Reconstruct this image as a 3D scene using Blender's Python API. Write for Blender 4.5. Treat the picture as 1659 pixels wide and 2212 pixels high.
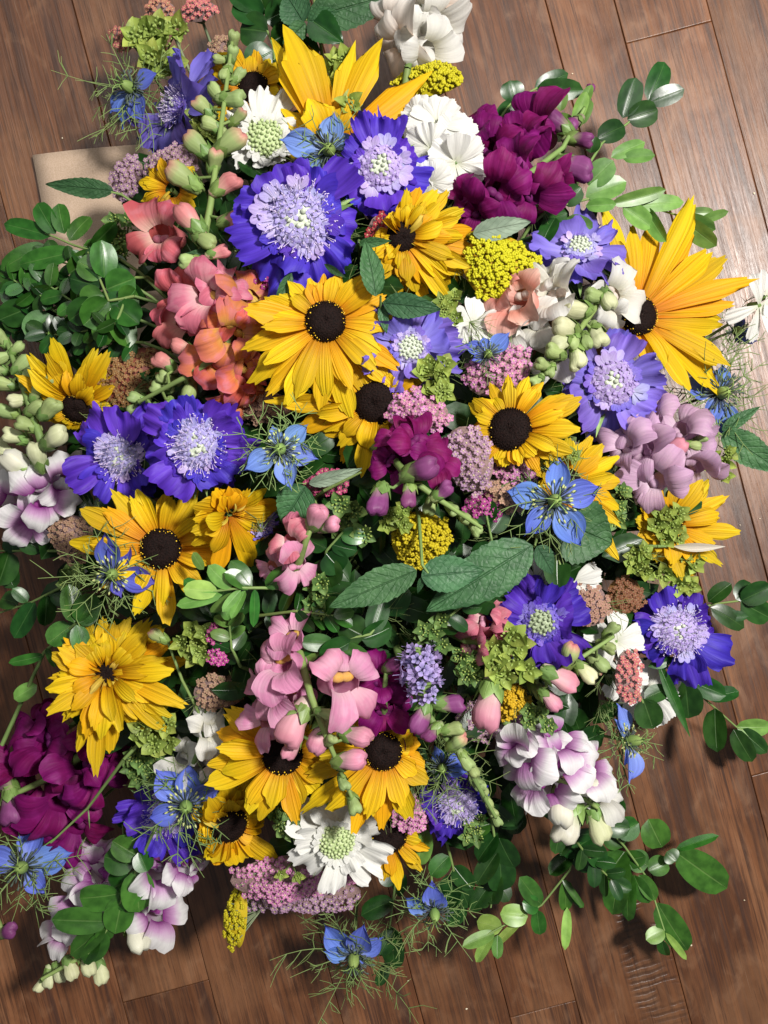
import bpy, math, random
import numpy as np
from mathutils import Matrix, Vector

# ------------------------------------------------------------------ camera, world, lamps, exposure
for o in list(bpy.data.objects): bpy.data.objects.remove(o)
scene = bpy.context.scene
COL = scene.collection
H = 0.85                     # the phone is held this high above the floor
WID = 0.66                   # metres of floor across the picture
GW, GH = 1659.0, 2212.0      # grid in which places were measured
FPX = GW * H / WID
cam = bpy.data.cameras.new('camera')
cam.sensor_fit = 'HORIZONTAL'; cam.sensor_width = 36.0
cam.lens = 36.0 * H / WID
cam.clip_start = 0.01; cam.clip_end = 50
camo = bpy.data.objects.new('camera', cam); COL.objects.link(camo)
camo.location = (0, 0, H); camo.rotation_euler = (0, 0, 0)
scene.camera = camo

world = bpy.data.worlds.new('World'); scene.world = world; world.use_nodes = True
bg = world.node_tree.nodes['Background']
bg.inputs['Color'].default_value = (0.93, 0.96, 1.0, 1); bg.inputs['Strength'].default_value = 0.15

def area(name, loc, target, size, power, color):
    l = bpy.data.lights.new(name, 'AREA'); l.shape = 'DISK'; l.size = size; l.energy = power; l.color = color
    o = bpy.data.objects.new(name, l); COL.objects.link(o)
    o.location = loc
    o.rotation_euler = (Vector(target) - Vector(loc)).to_track_quat('-Z', 'Y').to_euler()
    return o
area('ceiling_lamp', (0.80, 0.50, 1.75), (0, 0, 0.15), 0.24, 54, (1.0, 0.96, 0.91))
area('added_fill_light', (-0.35, 1.2, 2.0), (0, 0, 0.1), 1.3, 9, (1.0, 0.96, 0.90))  # broad soft fill from above, added to lift the shade; no real fixture
scene.view_settings.view_transform = 'Standard'; scene.view_settings.look = 'None'
scene.view_settings.exposure = 0.20; scene.view_settings.gamma = 1.0
scene.cycles.max_bounces = 6; scene.cycles.diffuse_bounces = 3; scene.cycles.glossy_bounces = 3
scene.cycles.transmission_bounces = 3; scene.cycles.caustics_reflective = False; scene.cycles.caustics_refractive = False
try: scene.cycles.use_denoising = True
except Exception: pass

rng = random.Random(7)
U = rng.uniform
# ------------------------------------------------------------------ measuring helpers
def S(z): return FPX / (H - z)                     # grid units per metre at height z
def P(px, py, z): return Vector(((px - GW / 2) / S(z), -(py - GH / 2) / S(z), z))
CX, CY = 815.0, 1090.0
def rho(px, py): return math.hypot((px - CX) / 840.0, (py - CY) / 1060.0)
def dome(px, py):                                  # height of the flower dome above the floor
    r = min(rho(px, py), 1.25)
    return 0.085 + 0.150 * max(0.0, 1 - r * r)
BASE = Vector((0.0, -0.01, 0.0))                   # where the stems come together
def frame(n, up=None, spin=0.0):
    n = Vector(n).normalized(); y = Vector(up) if up is not None else Vector((0, 1, 0))
    y = y - n * n.dot(y)
    if y.length < 1e-5: y = Vector((1, 0, 0)) - n * n.x
    y.normalize(); x = y.cross(n)
    m = Matrix((x, y, n)).transposed().to_4x4()
    return m @ Matrix.Rotation(spin, 4, 'Z')
def facing(p, tilt, az):                           # normal: leaning 'tilt' degrees away from straight at the viewer, towards 'az'
    v = (Vector((0, 0, H)) - p).normalized()
    a = math.radians(az); t = math.radians(tilt)
    d = Vector((math.cos(a), math.sin(a), 0)); d = (d - v * d.dot(v)).normalized()
    return (v * math.cos(t) + d * math.sin(t)).normalized()
def out_az(px, py): return math.degrees(math.atan2(-(py - CY), px - CX))
def place(px, py, dz, face=None):
    z = max(0.012, dome(px, py) + dz); p = P(px, py, z)
    if face is None: face = (6 + 20 * rho(px, py), out_az(px, py))
    return p, facing(p, *face), S(z)

# ------------------------------------------------------------------ materials
MATS = {}
def N(nt, t, **kw):
    n = nt.nodes.new(t)
    for k, v in kw.items(): setattr(n, k, v)
    return n
def math_node(nt, op, a, b=None, clamp=False):
    n = N(nt, 'ShaderNodeMath', operation=op, use_clamp=clamp)
    for i, v in enumerate((a, b)):
        if v is None: continue
        if isinstance(v, (int, float)): n.inputs[i].default_value = v
        else: nt.links.new(v, n.inputs[i])
    return n.outputs[0]
def ramp(nt, fac, stops, interp='LINEAR'):
    r = N(nt, 'ShaderNodeValToRGB'); cr = r.color_ramp; cr.interpolation = interp
    while len(cr.elements) < len(stops): cr.elements.new(0.5)
    for e, (p, c) in zip(cr.elements, stops):
        e.position = p; e.color = (c[0], c[1], c[2], 1)
    nt.links.new(fac, r.inputs[0]); return r.outputs[0]
def mixc(nt, fac, a, b, mode='MIX'):
    m = N(nt, 'ShaderNodeMix', data_type='RGBA', blend_type=mode)
    for i, v in ((0, fac), (6, a), (7, b)):
        if isinstance(v, (int, float)): m.inputs[i].default_value = v
        elif isinstance(v, tuple): m.inputs[i].default_value = (*v, 1)
        else: nt.links.new(v, m.inputs[i])
    return m.outputs[2]
def newmat(name):
    m = bpy.data.materials.new(name); m.use_nodes = True; nt = m.node_tree
    nt.nodes.clear(); MATS[name] = m
    return m, nt
def petal_mat(name, stops, vein=0.25, vs=16, vl=0.9, rough=0.55, trans=0.28, bump=0.35, hue=0.012, val=0.14, ncol=None, namt=0.0, nscale=3.0, spec=0.25, edge=None):
    """thin plant skin: colour along the piece (v), fine streaks across it (u)"""
    m, nt = newmat(name); L = nt.links
    uv = N(nt, 'ShaderNodeUVMap'); sep = N(nt, 'ShaderNodeSeparateXYZ'); L.new(uv.outputs[0], sep.inputs[0])
    oi = N(nt, 'ShaderNodeObjectInfo')
    off = math_node(nt, 'MULTIPLY', oi.outputs['Random'], 57.0)
    cx = N(nt, 'ShaderNodeCombineXYZ')
    L.new(math_node(nt, 'MULTIPLY', sep.outputs[0], float(vs)), cx.inputs[0])
    L.new(math_node(nt, 'MULTIPLY', sep.outputs[1], float(vl)), cx.inputs[1]); L.new(off, cx.inputs[2])
    ns = N(nt, 'ShaderNodeTexNoise'); ns.inputs['Scale'].default_value = 1.0; ns.inputs['Detail'].default_value = 3
    L.new(cx.outputs[0], ns.inputs['Vector'])
    c2 = N(nt, 'ShaderNodeCombineXYZ'); L.new(sep.outputs[0], c2.inputs[0]); L.new(sep.outputs[1], c2.inputs[1]); L.new(off, c2.inputs[2])
    n2 = N(nt, 'ShaderNodeTexNoise'); n2.inputs['Scale'].default_value = nscale; n2.inputs['Detail'].default_value = 3
    L.new(c2.outputs[0], n2.inputs['Vector'])
    v = math_node(nt, 'ADD', sep.outputs[1], math_node(nt, 'MULTIPLY', math_node(nt, 'SUBTRACT', n2.outputs[0], 0.5), 0.22))
    col = ramp(nt, v, stops)
    if ncol is not None:
        f = math_node(nt, 'MULTIPLY', math_node(nt, 'GREATER_THAN', 0, 1) if False else ramp_val(nt, n2.outputs[0], 0.45, 0.62), namt)
        col = mixc(nt, f, col, ncol)
    if edge is not None:
        au = math_node(nt, 'ABSOLUTE', math_node(nt, 'SUBTRACT', sep.outputs[0], 0.5))
        col = mixc(nt, ramp_val(nt, au, 0.25, 0.5), col, edge)
    st = ramp(nt, ns.outputs[0], [(0.3, (1 - vein,) * 3), (0.65, (1, 1, 1))])
    col = mixc(nt, 1.0, col, st, 'MULTIPLY')
    hs = N(nt, 'ShaderNodeHueSaturation'); L.new(col, hs.inputs['Color'])
    L.new(math_node(nt, 'ADD', 0.5 - hue, math_node(nt, 'MULTIPLY', oi.outputs['Random'], 2 * hue)), hs.inputs['Hue'])
    r2 = math_node(nt, 'FRACT', math_node(nt, 'MULTIPLY', oi.outputs['Random'], 91.7))
    L.new(math_node(nt, 'ADD', 1 - val, math_node(nt, 'MULTIPLY', r2, val * 1.4)), hs.inputs['Value'])
    pb = N(nt, 'ShaderNodeBsdfPrincipled'); pb.inputs['Roughness'].default_value = rough
    pb.inputs['Specular IOR Level'].default_value = spec
    L.new(hs.outputs[0], pb.inputs['Base Color'])
    bm = N(nt, 'ShaderNodeBump'); bm.inputs['Strength'].default_value = bump; bm.inputs['Distance'].default_value = 0.0015
    L.new(ns.outputs[0], bm.inputs['Height']); L.new(bm.outputs[0], pb.inputs['Normal'])
    out = N(nt, 'ShaderNodeOutputMaterial')
    if trans > 0:
        tr = N(nt, 'ShaderNodeBsdfTranslucent'); L.new(hs.outputs[0], tr.inputs['Color'])
        mx = N(nt, 'ShaderNodeMixShader'); mx.inputs[0].default_value = trans
        L.new(pb.outputs[0], mx.inputs[1]); L.new(tr.outputs[0], mx.inputs[2]); L.new(mx.outputs[0], out.inputs[0])
    else: L.new(pb.outputs[0], out.inputs[0])
    return m
def ramp_val(nt, fac, lo, hi):
    mr = N(nt, 'ShaderNodeMapRange'); mr.inputs['From Min'].default_value = lo; mr.inputs['From Max'].default_value = hi
    mr.interpolation_type = 'SMOOTHSTEP'; nt.links.new(fac, mr.inputs['Value']); return mr.outputs[0]
def leaf_mat(name, dark, light, rib, rough=0.28, veins=0, bump=0.3, trans=0.15, spec=0.5, crinkle=0.0):
    m, nt = newmat(name); L = nt.links
    uv = N(nt, 'ShaderNodeUVMap'); sep = N(nt, 'ShaderNodeSeparateXYZ'); L.new(uv.outputs[0], sep.inputs[0])
    oi = N(nt, 'ShaderNodeObjectInfo'); geo = N(nt, 'ShaderNodeNewGeometry')
    au = math_node(nt, 'ABSOLUTE', math_node(nt, 'SUBTRACT', sep.outputs[0], 0.5))
    tc = N(nt, 'ShaderNodeTexCoord')
    ns = N(nt, 'ShaderNodeTexNoise'); ns.inputs['Scale'].default_value = 130; ns.inputs['Detail'].default_value = 4
    L.new(tc.outputs['Object'], ns.inputs['Vector'])
    n3 = N(nt, 'ShaderNodeTexNoise'); n3.inputs['Scale'].default_value = 55; n3.inputs['Detail'].default_value = 2; L.new(tc.outputs['Object'], n3.inputs['Vector'])
    col = mixc(nt, ramp_val(nt, math_node(nt, 'ADD', math_node(nt, 'MULTIPLY', ns.outputs[0], .45), math_node(nt, 'MULTIPLY', n3.outputs[0], .55)), 0.36, 0.64), tuple(c * .8 for c in dark), tuple(c * 1.15 for c in light))
    midr = math_node(nt, 'SUBTRACT', 1.0, ramp_val(nt, au, 0.008, 0.035))
    h = midr
    if veins:
        q = math_node(nt, 'SUBTRACT', math_node(nt, 'MULTIPLY', sep.outputs[1], float(veins)), math_node(nt, 'MULTIPLY', au, veins * 0.55))
        fr = math_node(nt, 'ABSOLUTE', math_node(nt, 'SUBTRACT', math_node(nt, 'FRACT', q), 0.5))
        vn = math_node(nt, 'SUBTRACT', 1.0, ramp_val(nt, fr, 0.03, 0.14))
        h = math_node(nt, 'MAXIMUM', midr, math_node(nt, 'MULTIPLY', vn, 0.32))
    col = mixc(nt, math_node(nt, 'MULTIPLY', h, 0.42), col, rib)
    hs = N(nt, 'ShaderNodeHueSaturation'); L.new(col, hs.inputs['Color'])
    L.new(math_node(nt, 'ADD', 0.485, math_node(nt, 'MULTIPLY', oi.outputs['Random'], 0.03)), hs.inputs['Hue'])
    r2 = math_node(nt, 'FRACT', math_node(nt, 'MULTIPLY', oi.outputs['Random'], 91.7))
    L.new(math_node(nt, 'ADD', 0.75, math_node(nt, 'MULTIPLY', r2, 0.5)), hs.inputs['Value'])
    pb = N(nt, 'ShaderNodeBsdfPrincipled'); pb.inputs['Specular IOR Level'].default_value = spec
    L.new(hs.outputs[0], pb.inputs['Base Color'])
    L.new(math_node(nt, 'ADD', rough - 0.06, math_node(nt, 'MULTIPLY', ns.outputs[0], 0.14)), pb.inputs['Roughness'])
    bm = N(nt, 'ShaderNodeBump'); bm.inputs['Strength'].default_value = bump; bm.inputs['Distance'].default_value = 0.001; bm.invert = True
    hh = math_node(nt, 'ADD', h, math_node(nt, 'MULTIPLY', ns.outputs[0], 0.35))
    if crinkle > 0:
        vo = N(nt, 'ShaderNodeTexVoronoi', feature='DISTANCE_TO_EDGE'); vo.inputs['Scale'].default_value = 300
        L.new(tc.outputs['Object'], vo.inputs['Vector'])
        hh = math_node(nt, 'SUBTRACT', hh, math_node(nt, 'MULTIPLY', vo.outputs[0], crinkle))
    L.new(hh, bm.inputs['Height']); L.new(bm.outputs[0], pb.inputs['Normal'])
    tr = N(nt, 'ShaderNodeBsdfTranslucent'); L.new(hs.outputs[0], tr.inputs['Color'])
    mx = N(nt, 'ShaderNodeMixShader'); mx.inputs[0].default_value = trans
    out = N(nt, 'ShaderNodeOutputMaterial')
    L.new(pb.outputs[0], mx.inputs[1]); L.new(tr.outputs[0], mx.inputs[2]); L.new(mx.outputs[0], out.inputs[0])
    return m
def plain_mat(name, a, b, scale=300, rough=0.6, bump=0.3, spec=0.3, dist=0.001):
    m, nt = newmat(name); L = nt.links
    tc = N(nt, 'ShaderNodeTexCoord'); ns = N(nt, 'ShaderNodeTexNoise'); ns.inputs['Scale'].default_value = scale; ns.inputs['Detail'].default_value = 3
    L.new(tc.outputs['Object'], ns.inputs['Vector'])
    pb = N(nt, 'ShaderNodeBsdfPrincipled'); pb.inputs['Roughness'].default_value = rough; pb.inputs['Specular IOR Level'].default_value = spec
    L.new(mixc(nt, ramp_val(nt, ns.outputs[0], 0.35, 0.65), a, b), pb.inputs['Base Color'])
    bm = N(nt, 'ShaderNodeBump'); bm.inputs['Strength'].default_value = bump; bm.inputs['Distance'].default_value = dist
    L.new(ns.outputs[0], bm.inputs['Height']); L.new(bm.outputs[0], pb.inputs['Normal'])
    out = N(nt, 'ShaderNodeOutputMaterial'); L.new(pb.outputs[0], out.inputs[0]); return m

YEL = (0.88, 0.56, 0.008); ORA = (0.78, 0.34, 0.004)
petal_mat('rudbeckia_yellow', [(0.0, (0.60, 0.20, 0.004)), (0.22, ORA), (0.42, (0.85, 0.49, 0.006)), (0.72, YEL), (1.0, (0.90, 0.63, 0.015))], vein=0.34, vs=10, vl=0.5, bump=1.0, trans=0.32, hue=0.010, val=0.22)
petal_mat('rudbeckia_deep', [(0.0, (0.50, 0.14, 0.003)), (0.4, (0.76, 0.34, 0.004)), (1.0, (0.84, 0.45, 0.006))], vein=0.28, vs=9, vl=0.5, bump=0.8, trans=0.22, hue=0.008)
petal_mat('rudbeckia_pale', [(0.0, (0.62, 0.42, 0.03)), (1.0, (0.78, 0.62, 0.12))], vein=0.2, vs=9, vl=0.5, bump=0.6)
plain_mat('disc_dark', (0.005, 0.0025, 0.002), (0.012, 0.005, 0.004), 900, 0.75, 0.9, 0.12)
plain_mat('pollen', (0.75, 0.45, 0.01), (0.85, 0.58, 0.05), 500, 0.7)
V0, V1 = (0.075, 0.030, 0.50), (0.12, 0.055, 0.62)
petal_mat('scabiosa_violet', [(0.0, (0.16, 0.09, 0.60)), (0.45, V1), (1.0, V0)], vein=0.34, vs=9, vl=1.2, bump=0.6, trans=0.25)
petal_mat('scabiosa_indigo', [(0.0, (0.12, 0.07, 0.50)), (0.5, (0.085, 0.035, 0.48)), (1.0, (0.055, 0.020, 0.36))], vein=0.36, vs=9, vl=1.2, bump=0.6, trans=0.22)
petal_mat('scabiosa_periwinkle', [(0.0, (0.40, 0.34, 0.76)), (0.5, (0.26, 0.20, 0.70)), (1.0, (0.19, 0.13, 0.62))], vein=0.30, vs=9, vl=1.2, bump=0.6, trans=0.28)
petal_mat('scabiosa_lilac', [(0.0, (0.62, 0.60, 0.80)), (0.5, (0.52, 0.46, 0.78)), (1.0, (0.42, 0.34, 0.74))], vein=0.2, vs=6, vl=1, hue=0.03, trans=0.25)
petal_mat('scabiosa_white', [(0.0, (0.72, 0.74, 0.58)), (0.3, (0.80, 0.80, 0.74)), (1.0, (0.82, 0.82, 0.79))], vein=0.12, vs=15, vl=1.2, bump=0.5, trans=0.3, hue=0.0, val=0.06)
petal_mat('filament_lilac', [(0.0, (0.55, 0.52, 0.78)), (0.6, (0.66, 0.55, 0.80)), (1.0, (0.80, 0.64, 0.84))], vein=0.1, bump=0, trans=0.1)
plain_mat('bead_green', (0.36, 0.46, 0.20), (0.50, 0.58, 0.32), 400, 0.55)
plain_mat('bead_grey', (0.42, 0.47, 0.36), (0.56, 0.60, 0.50), 400, 0.55)
plain_mat('bead_dull', (0.22, 0.27, 0.16), (0.36, 0.42, 0.28), 400, 0.55)
petal_mat('nigella_blue', [(0.0, (0.38, 0.50, 0.84)), (0.4, (0.17, 0.28, 0.82)), (1.0, (0.13, 0.20, 0.76))], vein=0.38, vs=13, vl=0.8, bump=0.5, trans=0.3)
petal_mat('nigella_pale', [(0.0, (0.46, 0.58, 0.86)), (0.4, (0.23, 0.37, 0.84)), (1.0, (0.17, 0.28, 0.80))], vein=0.34, vs=13, vl=0.8, bump=0.5, trans=0.3)
petal_mat('nigella_deep', [(0.0, (0.24, 0.30, 0.66)), (0.4, (0.10, 0.13, 0.55)), (1.0, (0.09, 0.08, 0.46))], vein=0.38, vs=13, vl=0.8, bump=0.5, trans=0.3)
petal_mat('thread_green', [(0.0, (0.16, 0.25, 0.08)), (1.0, (0.26, 0.36, 0.12))], vein=0.1, bump=0, trans=0.1, val=0.3)
petal_mat('anther', [(0.0, (0.05, 0.06, 0.10)), (0.55, (0.10, 0.14, 0.08)), (0.8, (0.42, 0.48, 0.16)), (1.0, (0.50, 0.54, 0.22))], vein=0.05, bump=0, trans=0.05)
petal_mat('ovary_green', [(0.0, (0.12, 0.22, 0.05)), (1.0, (0.30, 0.42, 0.12))], vein=0.2, bump=0.2, trans=0.05)
def snap(name, base, mid, tip, **kw):
    petal_mat('snap_' + name, [(0.0, base), (0.38, mid), (0.66 if name == 'white_purple' else 1.0, tip)], vein=kw.pop('vein', 0.16), vs=11, vl=1.0, rough=0.58, bump=0.5, trans=kw.pop('trans', 0.34), spec=0.22, **kw)
snap('coral', (0.76, 0.48, 0.40), (0.66, 0.15, 0.17), (0.62, 0.11, 0.15), ncol=(0.72, 0.26, 0.32), namt=.5, nscale=2.5)
snap('orange', (0.78, 0.46, 0.10), (0.70, 0.22, 0.07), (0.65, 0.15, 0.14), hue=0.02, ncol=(0.68, 0.20, 0.25), namt=.6, nscale=2.5)
snap('rose', (0.78, 0.58, 0.54), (0.68, 0.20, 0.27), (0.63, 0.16, 0.25), ncol=(0.74, 0.34, 0.39), namt=.5, nscale=2.5)
snap('pink', (0.78, 0.50, 0.58), (0.72, 0.30, 0.47), (0.69, 0.26, 0.44), ncol=(0.76, 0.44, 0.56), namt=.5, nscale=2.5)
snap('burgundy', (0.22, 0.01, 0.13), (0.20, 0.004, 0.10), (0.23, 0.006, 0.14), hue=0.02, vein=0.25, ncol=(0.30, 0.02, 0.20), namt=.5, nscale=2.5)
snap('plum', (0.22, 0.05, 0.18), (0.20, 0.02, 0.15), (0.16, 0.012, 0.11))
snap('lilac', (0.74, 0.58, 0.68), (0.63, 0.40, 0.57), (0.59, 0.36, 0.56), ncol=(0.66, 0.46, 0.60), namt=.5, nscale=2.5)
snap('white', (0.78, 0.76, 0.62), (0.80, 0.79, 0.73), (0.82, 0.81, 0.78), hue=0.0, val=0.05, vein=0.12, trans=.42)
snap('blush', (0.80, 0.62, 0.48), (0.80, 0.71, 0.64), (0.81, 0.78, 0.73), hue=0.0, val=0.05, vein=0.12, trans=.42)
snap('white_purple', (0.30, 0.03, 0.28), (0.62, 0.36, 0.60), (0.83, 0.82, 0.82), hue=0.0, val=0.05, vein=0.12, trans=.40)
snap('purple_patch', (0.45, 0.12, 0.42), (0.32, 0.05, 0.30), (0.52, 0.26, 0.50), ncol=(0.8, 0.76, 0.8), namt=0.7, nscale=4)
snap('yellow_patch', (0.75, 0.55, 0.30), (0.76, 0.46, 0.10), (0.72, 0.36, 0.16))
snap('salmon_patch', (0.80, 0.55, 0.45), (0.78, 0.30, 0.24), (0.80, 0.52, 0.44))
def budm(name, tip, lo=.22, hi=.5, mid=(0.34, 0.43, 0.17)):
    petal_mat('bud_' + name, [(0.0, (0.24, 0.34, 0.11)), (lo, mid), (hi, tip), (1.0, tuple(c * .85 for c in tip))], vein=0.22, vs=10, rough=0.5, bump=0.5, trans=0.18, spec=0.25, ncol=tuple(min(.8, c * 1.3 + .03) for c in tip) if lo < .5 and name != 'green' else None, namt=.4)
budm('green', (0.36, 0.47, 0.18)); budm('cream', (0.62, 0.64, 0.38)); budm('pink', (0.64, 0.22, 0.23), .2, .55, (.62, .48, .34)); budm('rose', (0.66, 0.26, 0.34), .2, .66, (.72, .55, .50))
budm('plum', (0.22, 0.05, 0.17)); budm('white', (0.76, 0.74, 0.60)); budm('tipped', (0.62, 0.24, 0.22), .62, .92)
leaf_mat('calyx', (0.14, 0.24, 0.05), (0.22, 0.34, 0.10), (0.25, 0.36, 0.12), rough=0.45)
petal_mat('stem_green', [(0.0, (0.16, 0.24, 0.07)), (1.0, (0.22, 0.32, 0.10))], vein=0.2, vs=3, vl=14, bump=0.2, trans=0.0)
petal_mat('stem_grey', [(0.0, (0.20, 0.25, 0.14)), (1.0, (0.26, 0.31, 0.18))], vein=0.25, vs=3, vl=14, bump=0.3, trans=0.0)
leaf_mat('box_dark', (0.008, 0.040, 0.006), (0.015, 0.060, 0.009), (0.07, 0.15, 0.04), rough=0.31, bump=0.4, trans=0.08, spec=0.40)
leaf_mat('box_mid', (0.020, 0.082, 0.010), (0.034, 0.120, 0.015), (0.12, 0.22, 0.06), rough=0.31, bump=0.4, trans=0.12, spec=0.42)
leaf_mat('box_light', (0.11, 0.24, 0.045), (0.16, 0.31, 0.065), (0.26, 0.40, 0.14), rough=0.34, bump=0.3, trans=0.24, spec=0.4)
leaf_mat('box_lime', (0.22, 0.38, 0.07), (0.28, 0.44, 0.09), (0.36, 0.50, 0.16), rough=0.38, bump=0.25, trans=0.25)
leaf_mat('mint', (0.032, 0.100, 0.036), (0.048, 0.128, 0.048), (0.020, 0.062, 0.024), rough=0.5, veins=7, bump=0.8, trans=0.12, spec=0.3, crinkle=0.7)
leaf_mat('mint_back', (0.22, 0.30, 0.21), (0.29, 0.37, 0.27), (0.36, 0.43, 0.34), rough=0.6, veins=7, bump=0.7, trans=0.12, spec=0.25)
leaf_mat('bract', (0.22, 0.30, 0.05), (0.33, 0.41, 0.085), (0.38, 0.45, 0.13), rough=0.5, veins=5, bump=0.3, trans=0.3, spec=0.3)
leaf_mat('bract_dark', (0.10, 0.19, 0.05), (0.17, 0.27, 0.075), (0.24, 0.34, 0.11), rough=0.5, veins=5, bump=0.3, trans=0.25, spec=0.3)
plain_mat('bupleurum_bead', (0.20, 0.28, 0.06), (0.30, 0.38, 0.10), 600, 0.6)
def yar(name, a, b, c):
    petal_mat('yarrow_' + name, [(0.0, c), (0.30, a), (1.0, b)], vein=0.15, vs=4, bump=0.2, trans=0.15, hue=0.03, val=0.25)
yar('yellow', (0.66, 0.50, 0.015), (0.76, 0.60, 0.03), (0.55, 0.40, 0.01))
yar('gold', (0.48, 0.36, 0.012), (0.60, 0.46, 0.02), (0.40, 0.28, 0.01))
yar('pink', (0.58, 0.26, 0.44), (0.52, 0.17, 0.36), (0.66, 0.48, 0.50))
yar('mauve', (0.48, 0.30, 0.42), (0.42, 0.24, 0.38), (0.58, 0.50, 0.46))
yar('magenta', (0.48, 0.07, 0.25), (0.42, 0.04, 0.20), (0.6, 0.3, 0.35))
yar('crimson', (0.42, 0.03, 0.10), (0.36, 0.02, 0.09), (0.6, 0.25, 0.25))
yar('rust', (0.20, 0.075, 0.035), (0.30, 0.12, 0.06), (0.36, 0.20, 0.12))
yar('tan', (0.40, 0.24, 0.15), (0.46, 0.27, 0.19), (0.50, 0.36, 0.24))
yar('salmon', (0.62, 0.22, 0.17), (0.58, 0.20, 0.18), (0.70, 0.42, 0.24))
plain_mat('yarrow_core', (0.16, 0.10, 0.10), (0.24, 0.16, 0.14), 800, 0.8)
plain_mat('yarrow_eye', (0.66, 0.56, 0.20), (0.74, 0.66, 0.36), 800, 0.7)
plain_mat('yarrow_eye_brown', (0.34, 0.22, 0.10), (0.44, 0.32, 0.16), 800, 0.7)
petal_mat('agastache', [(0.0, (0.30, 0.30, 0.45)), (0.4, (0.40, 0.32, 0.66)), (1.0, (0.50, 0.40, 0.74))], vein=0.15, trans=0.25, hue=0.02)

# ------------------------------------------------------------------ mesh helpers
FCACHE = {}
def gridfaces(nv, nu):
    k = (nv, nu)
    if k not in FCACHE:
        i = np.arange(nv)[:, None] * (nu + 1) + np.arange(nu)[None, :]
        i = i.ravel(); FCACHE[k] = np.stack([i, i + 1, i + nu + 2, i + nu + 1], 1)
    return FCACHE[k]
def tilefaces(nv, nu):                                  # closed in u
    i = np.arange(nv)[:, None] * nu + np.arange(nu)[None, :]
    j = np.arange(nv)[:, None] * nu + (np.arange(nu)[None, :] + 1) % nu
    i = i.ravel(); j = j.ravel(); return np.stack([i, j, j + nu, i + nu], 1)
def mesh_of(name, V, F, UV, mat, smooth=True):
    me = bpy.data.meshes.new(name); V = np.asarray(V, dtype=np.float32); F = np.asarray(F, dtype=np.int32)
    me.vertices.add(len(V)); me.vertices.foreach_set('co', V.ravel())
    k = F.shape[1]; me.loops.add(F.size); me.loops.foreach_set('vertex_index', F.ravel())
    me.polygons.add(len(F)); me.polygons.foreach_set('loop_start', np.arange(len(F), dtype=np.int32) * k)
    me.polygons.foreach_set('use_smooth', np.full(len(F), smooth))
    if UV is not None:
        l = me.uv_layers.new(name='UVMap'); l.data.foreach_set('uv', np.asarray(UV, dtype=np.float32)[F.ravel()].ravel())
    me.update(calc_edges=True); me.materials.append(MATS[mat]); return me
def put(name, me, parent, M=None, kind=None, label=None):
    o = bpy.data.objects.new(name, me); COL.objects.link(o); o.parent = parent
    if M is not None: o.matrix_basis = M
    if kind: o['kind'] = kind
    if label: o['label'] = label
    return o
def part(name, g, mat, parent, M=None, kind=None, label=None, smooth=True):
    V, F, UV = g
    return put(name, mesh_of(name, V, F, UV, mat, smooth), parent, M, kind, label)
def thing(name, label, cat, M, group=None):
    o = bpy.data.objects.new(name, None); COL.objects.link(o); o.matrix_basis = M
    o.empty_display_size = 0.01; o['label'] = label; o['category'] = cat
    if group: o['group'] = group
    return o
def tf(g, M):
    V, F, UV = g; m = np.array(M); return (V @ m[:3, :3].T + m[:3, 3], F, UV)
def join(gs):
    Vs, Fs, Us, n = [], [], [], 0
    for V, F, UV in gs:
        Vs.append(V); Fs.append(F + n); Us.append(UV); n += len(V)
    return (np.concatenate(Vs), np.concatenate(Fs), np.concatenate(Us))
def RZ(a): return Matrix.Rotation(math.radians(a), 4, 'Z')
def RX(a): return Matrix.Rotation(math.radians(a), 4, 'X')
def RY(a): return Matrix.Rotation(math.radians(a), 4, 'Y')
def T(x, y, z): return Matrix.Translation((x, y, z))
def SC(s): return Matrix.Scale(s, 4)

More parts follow.
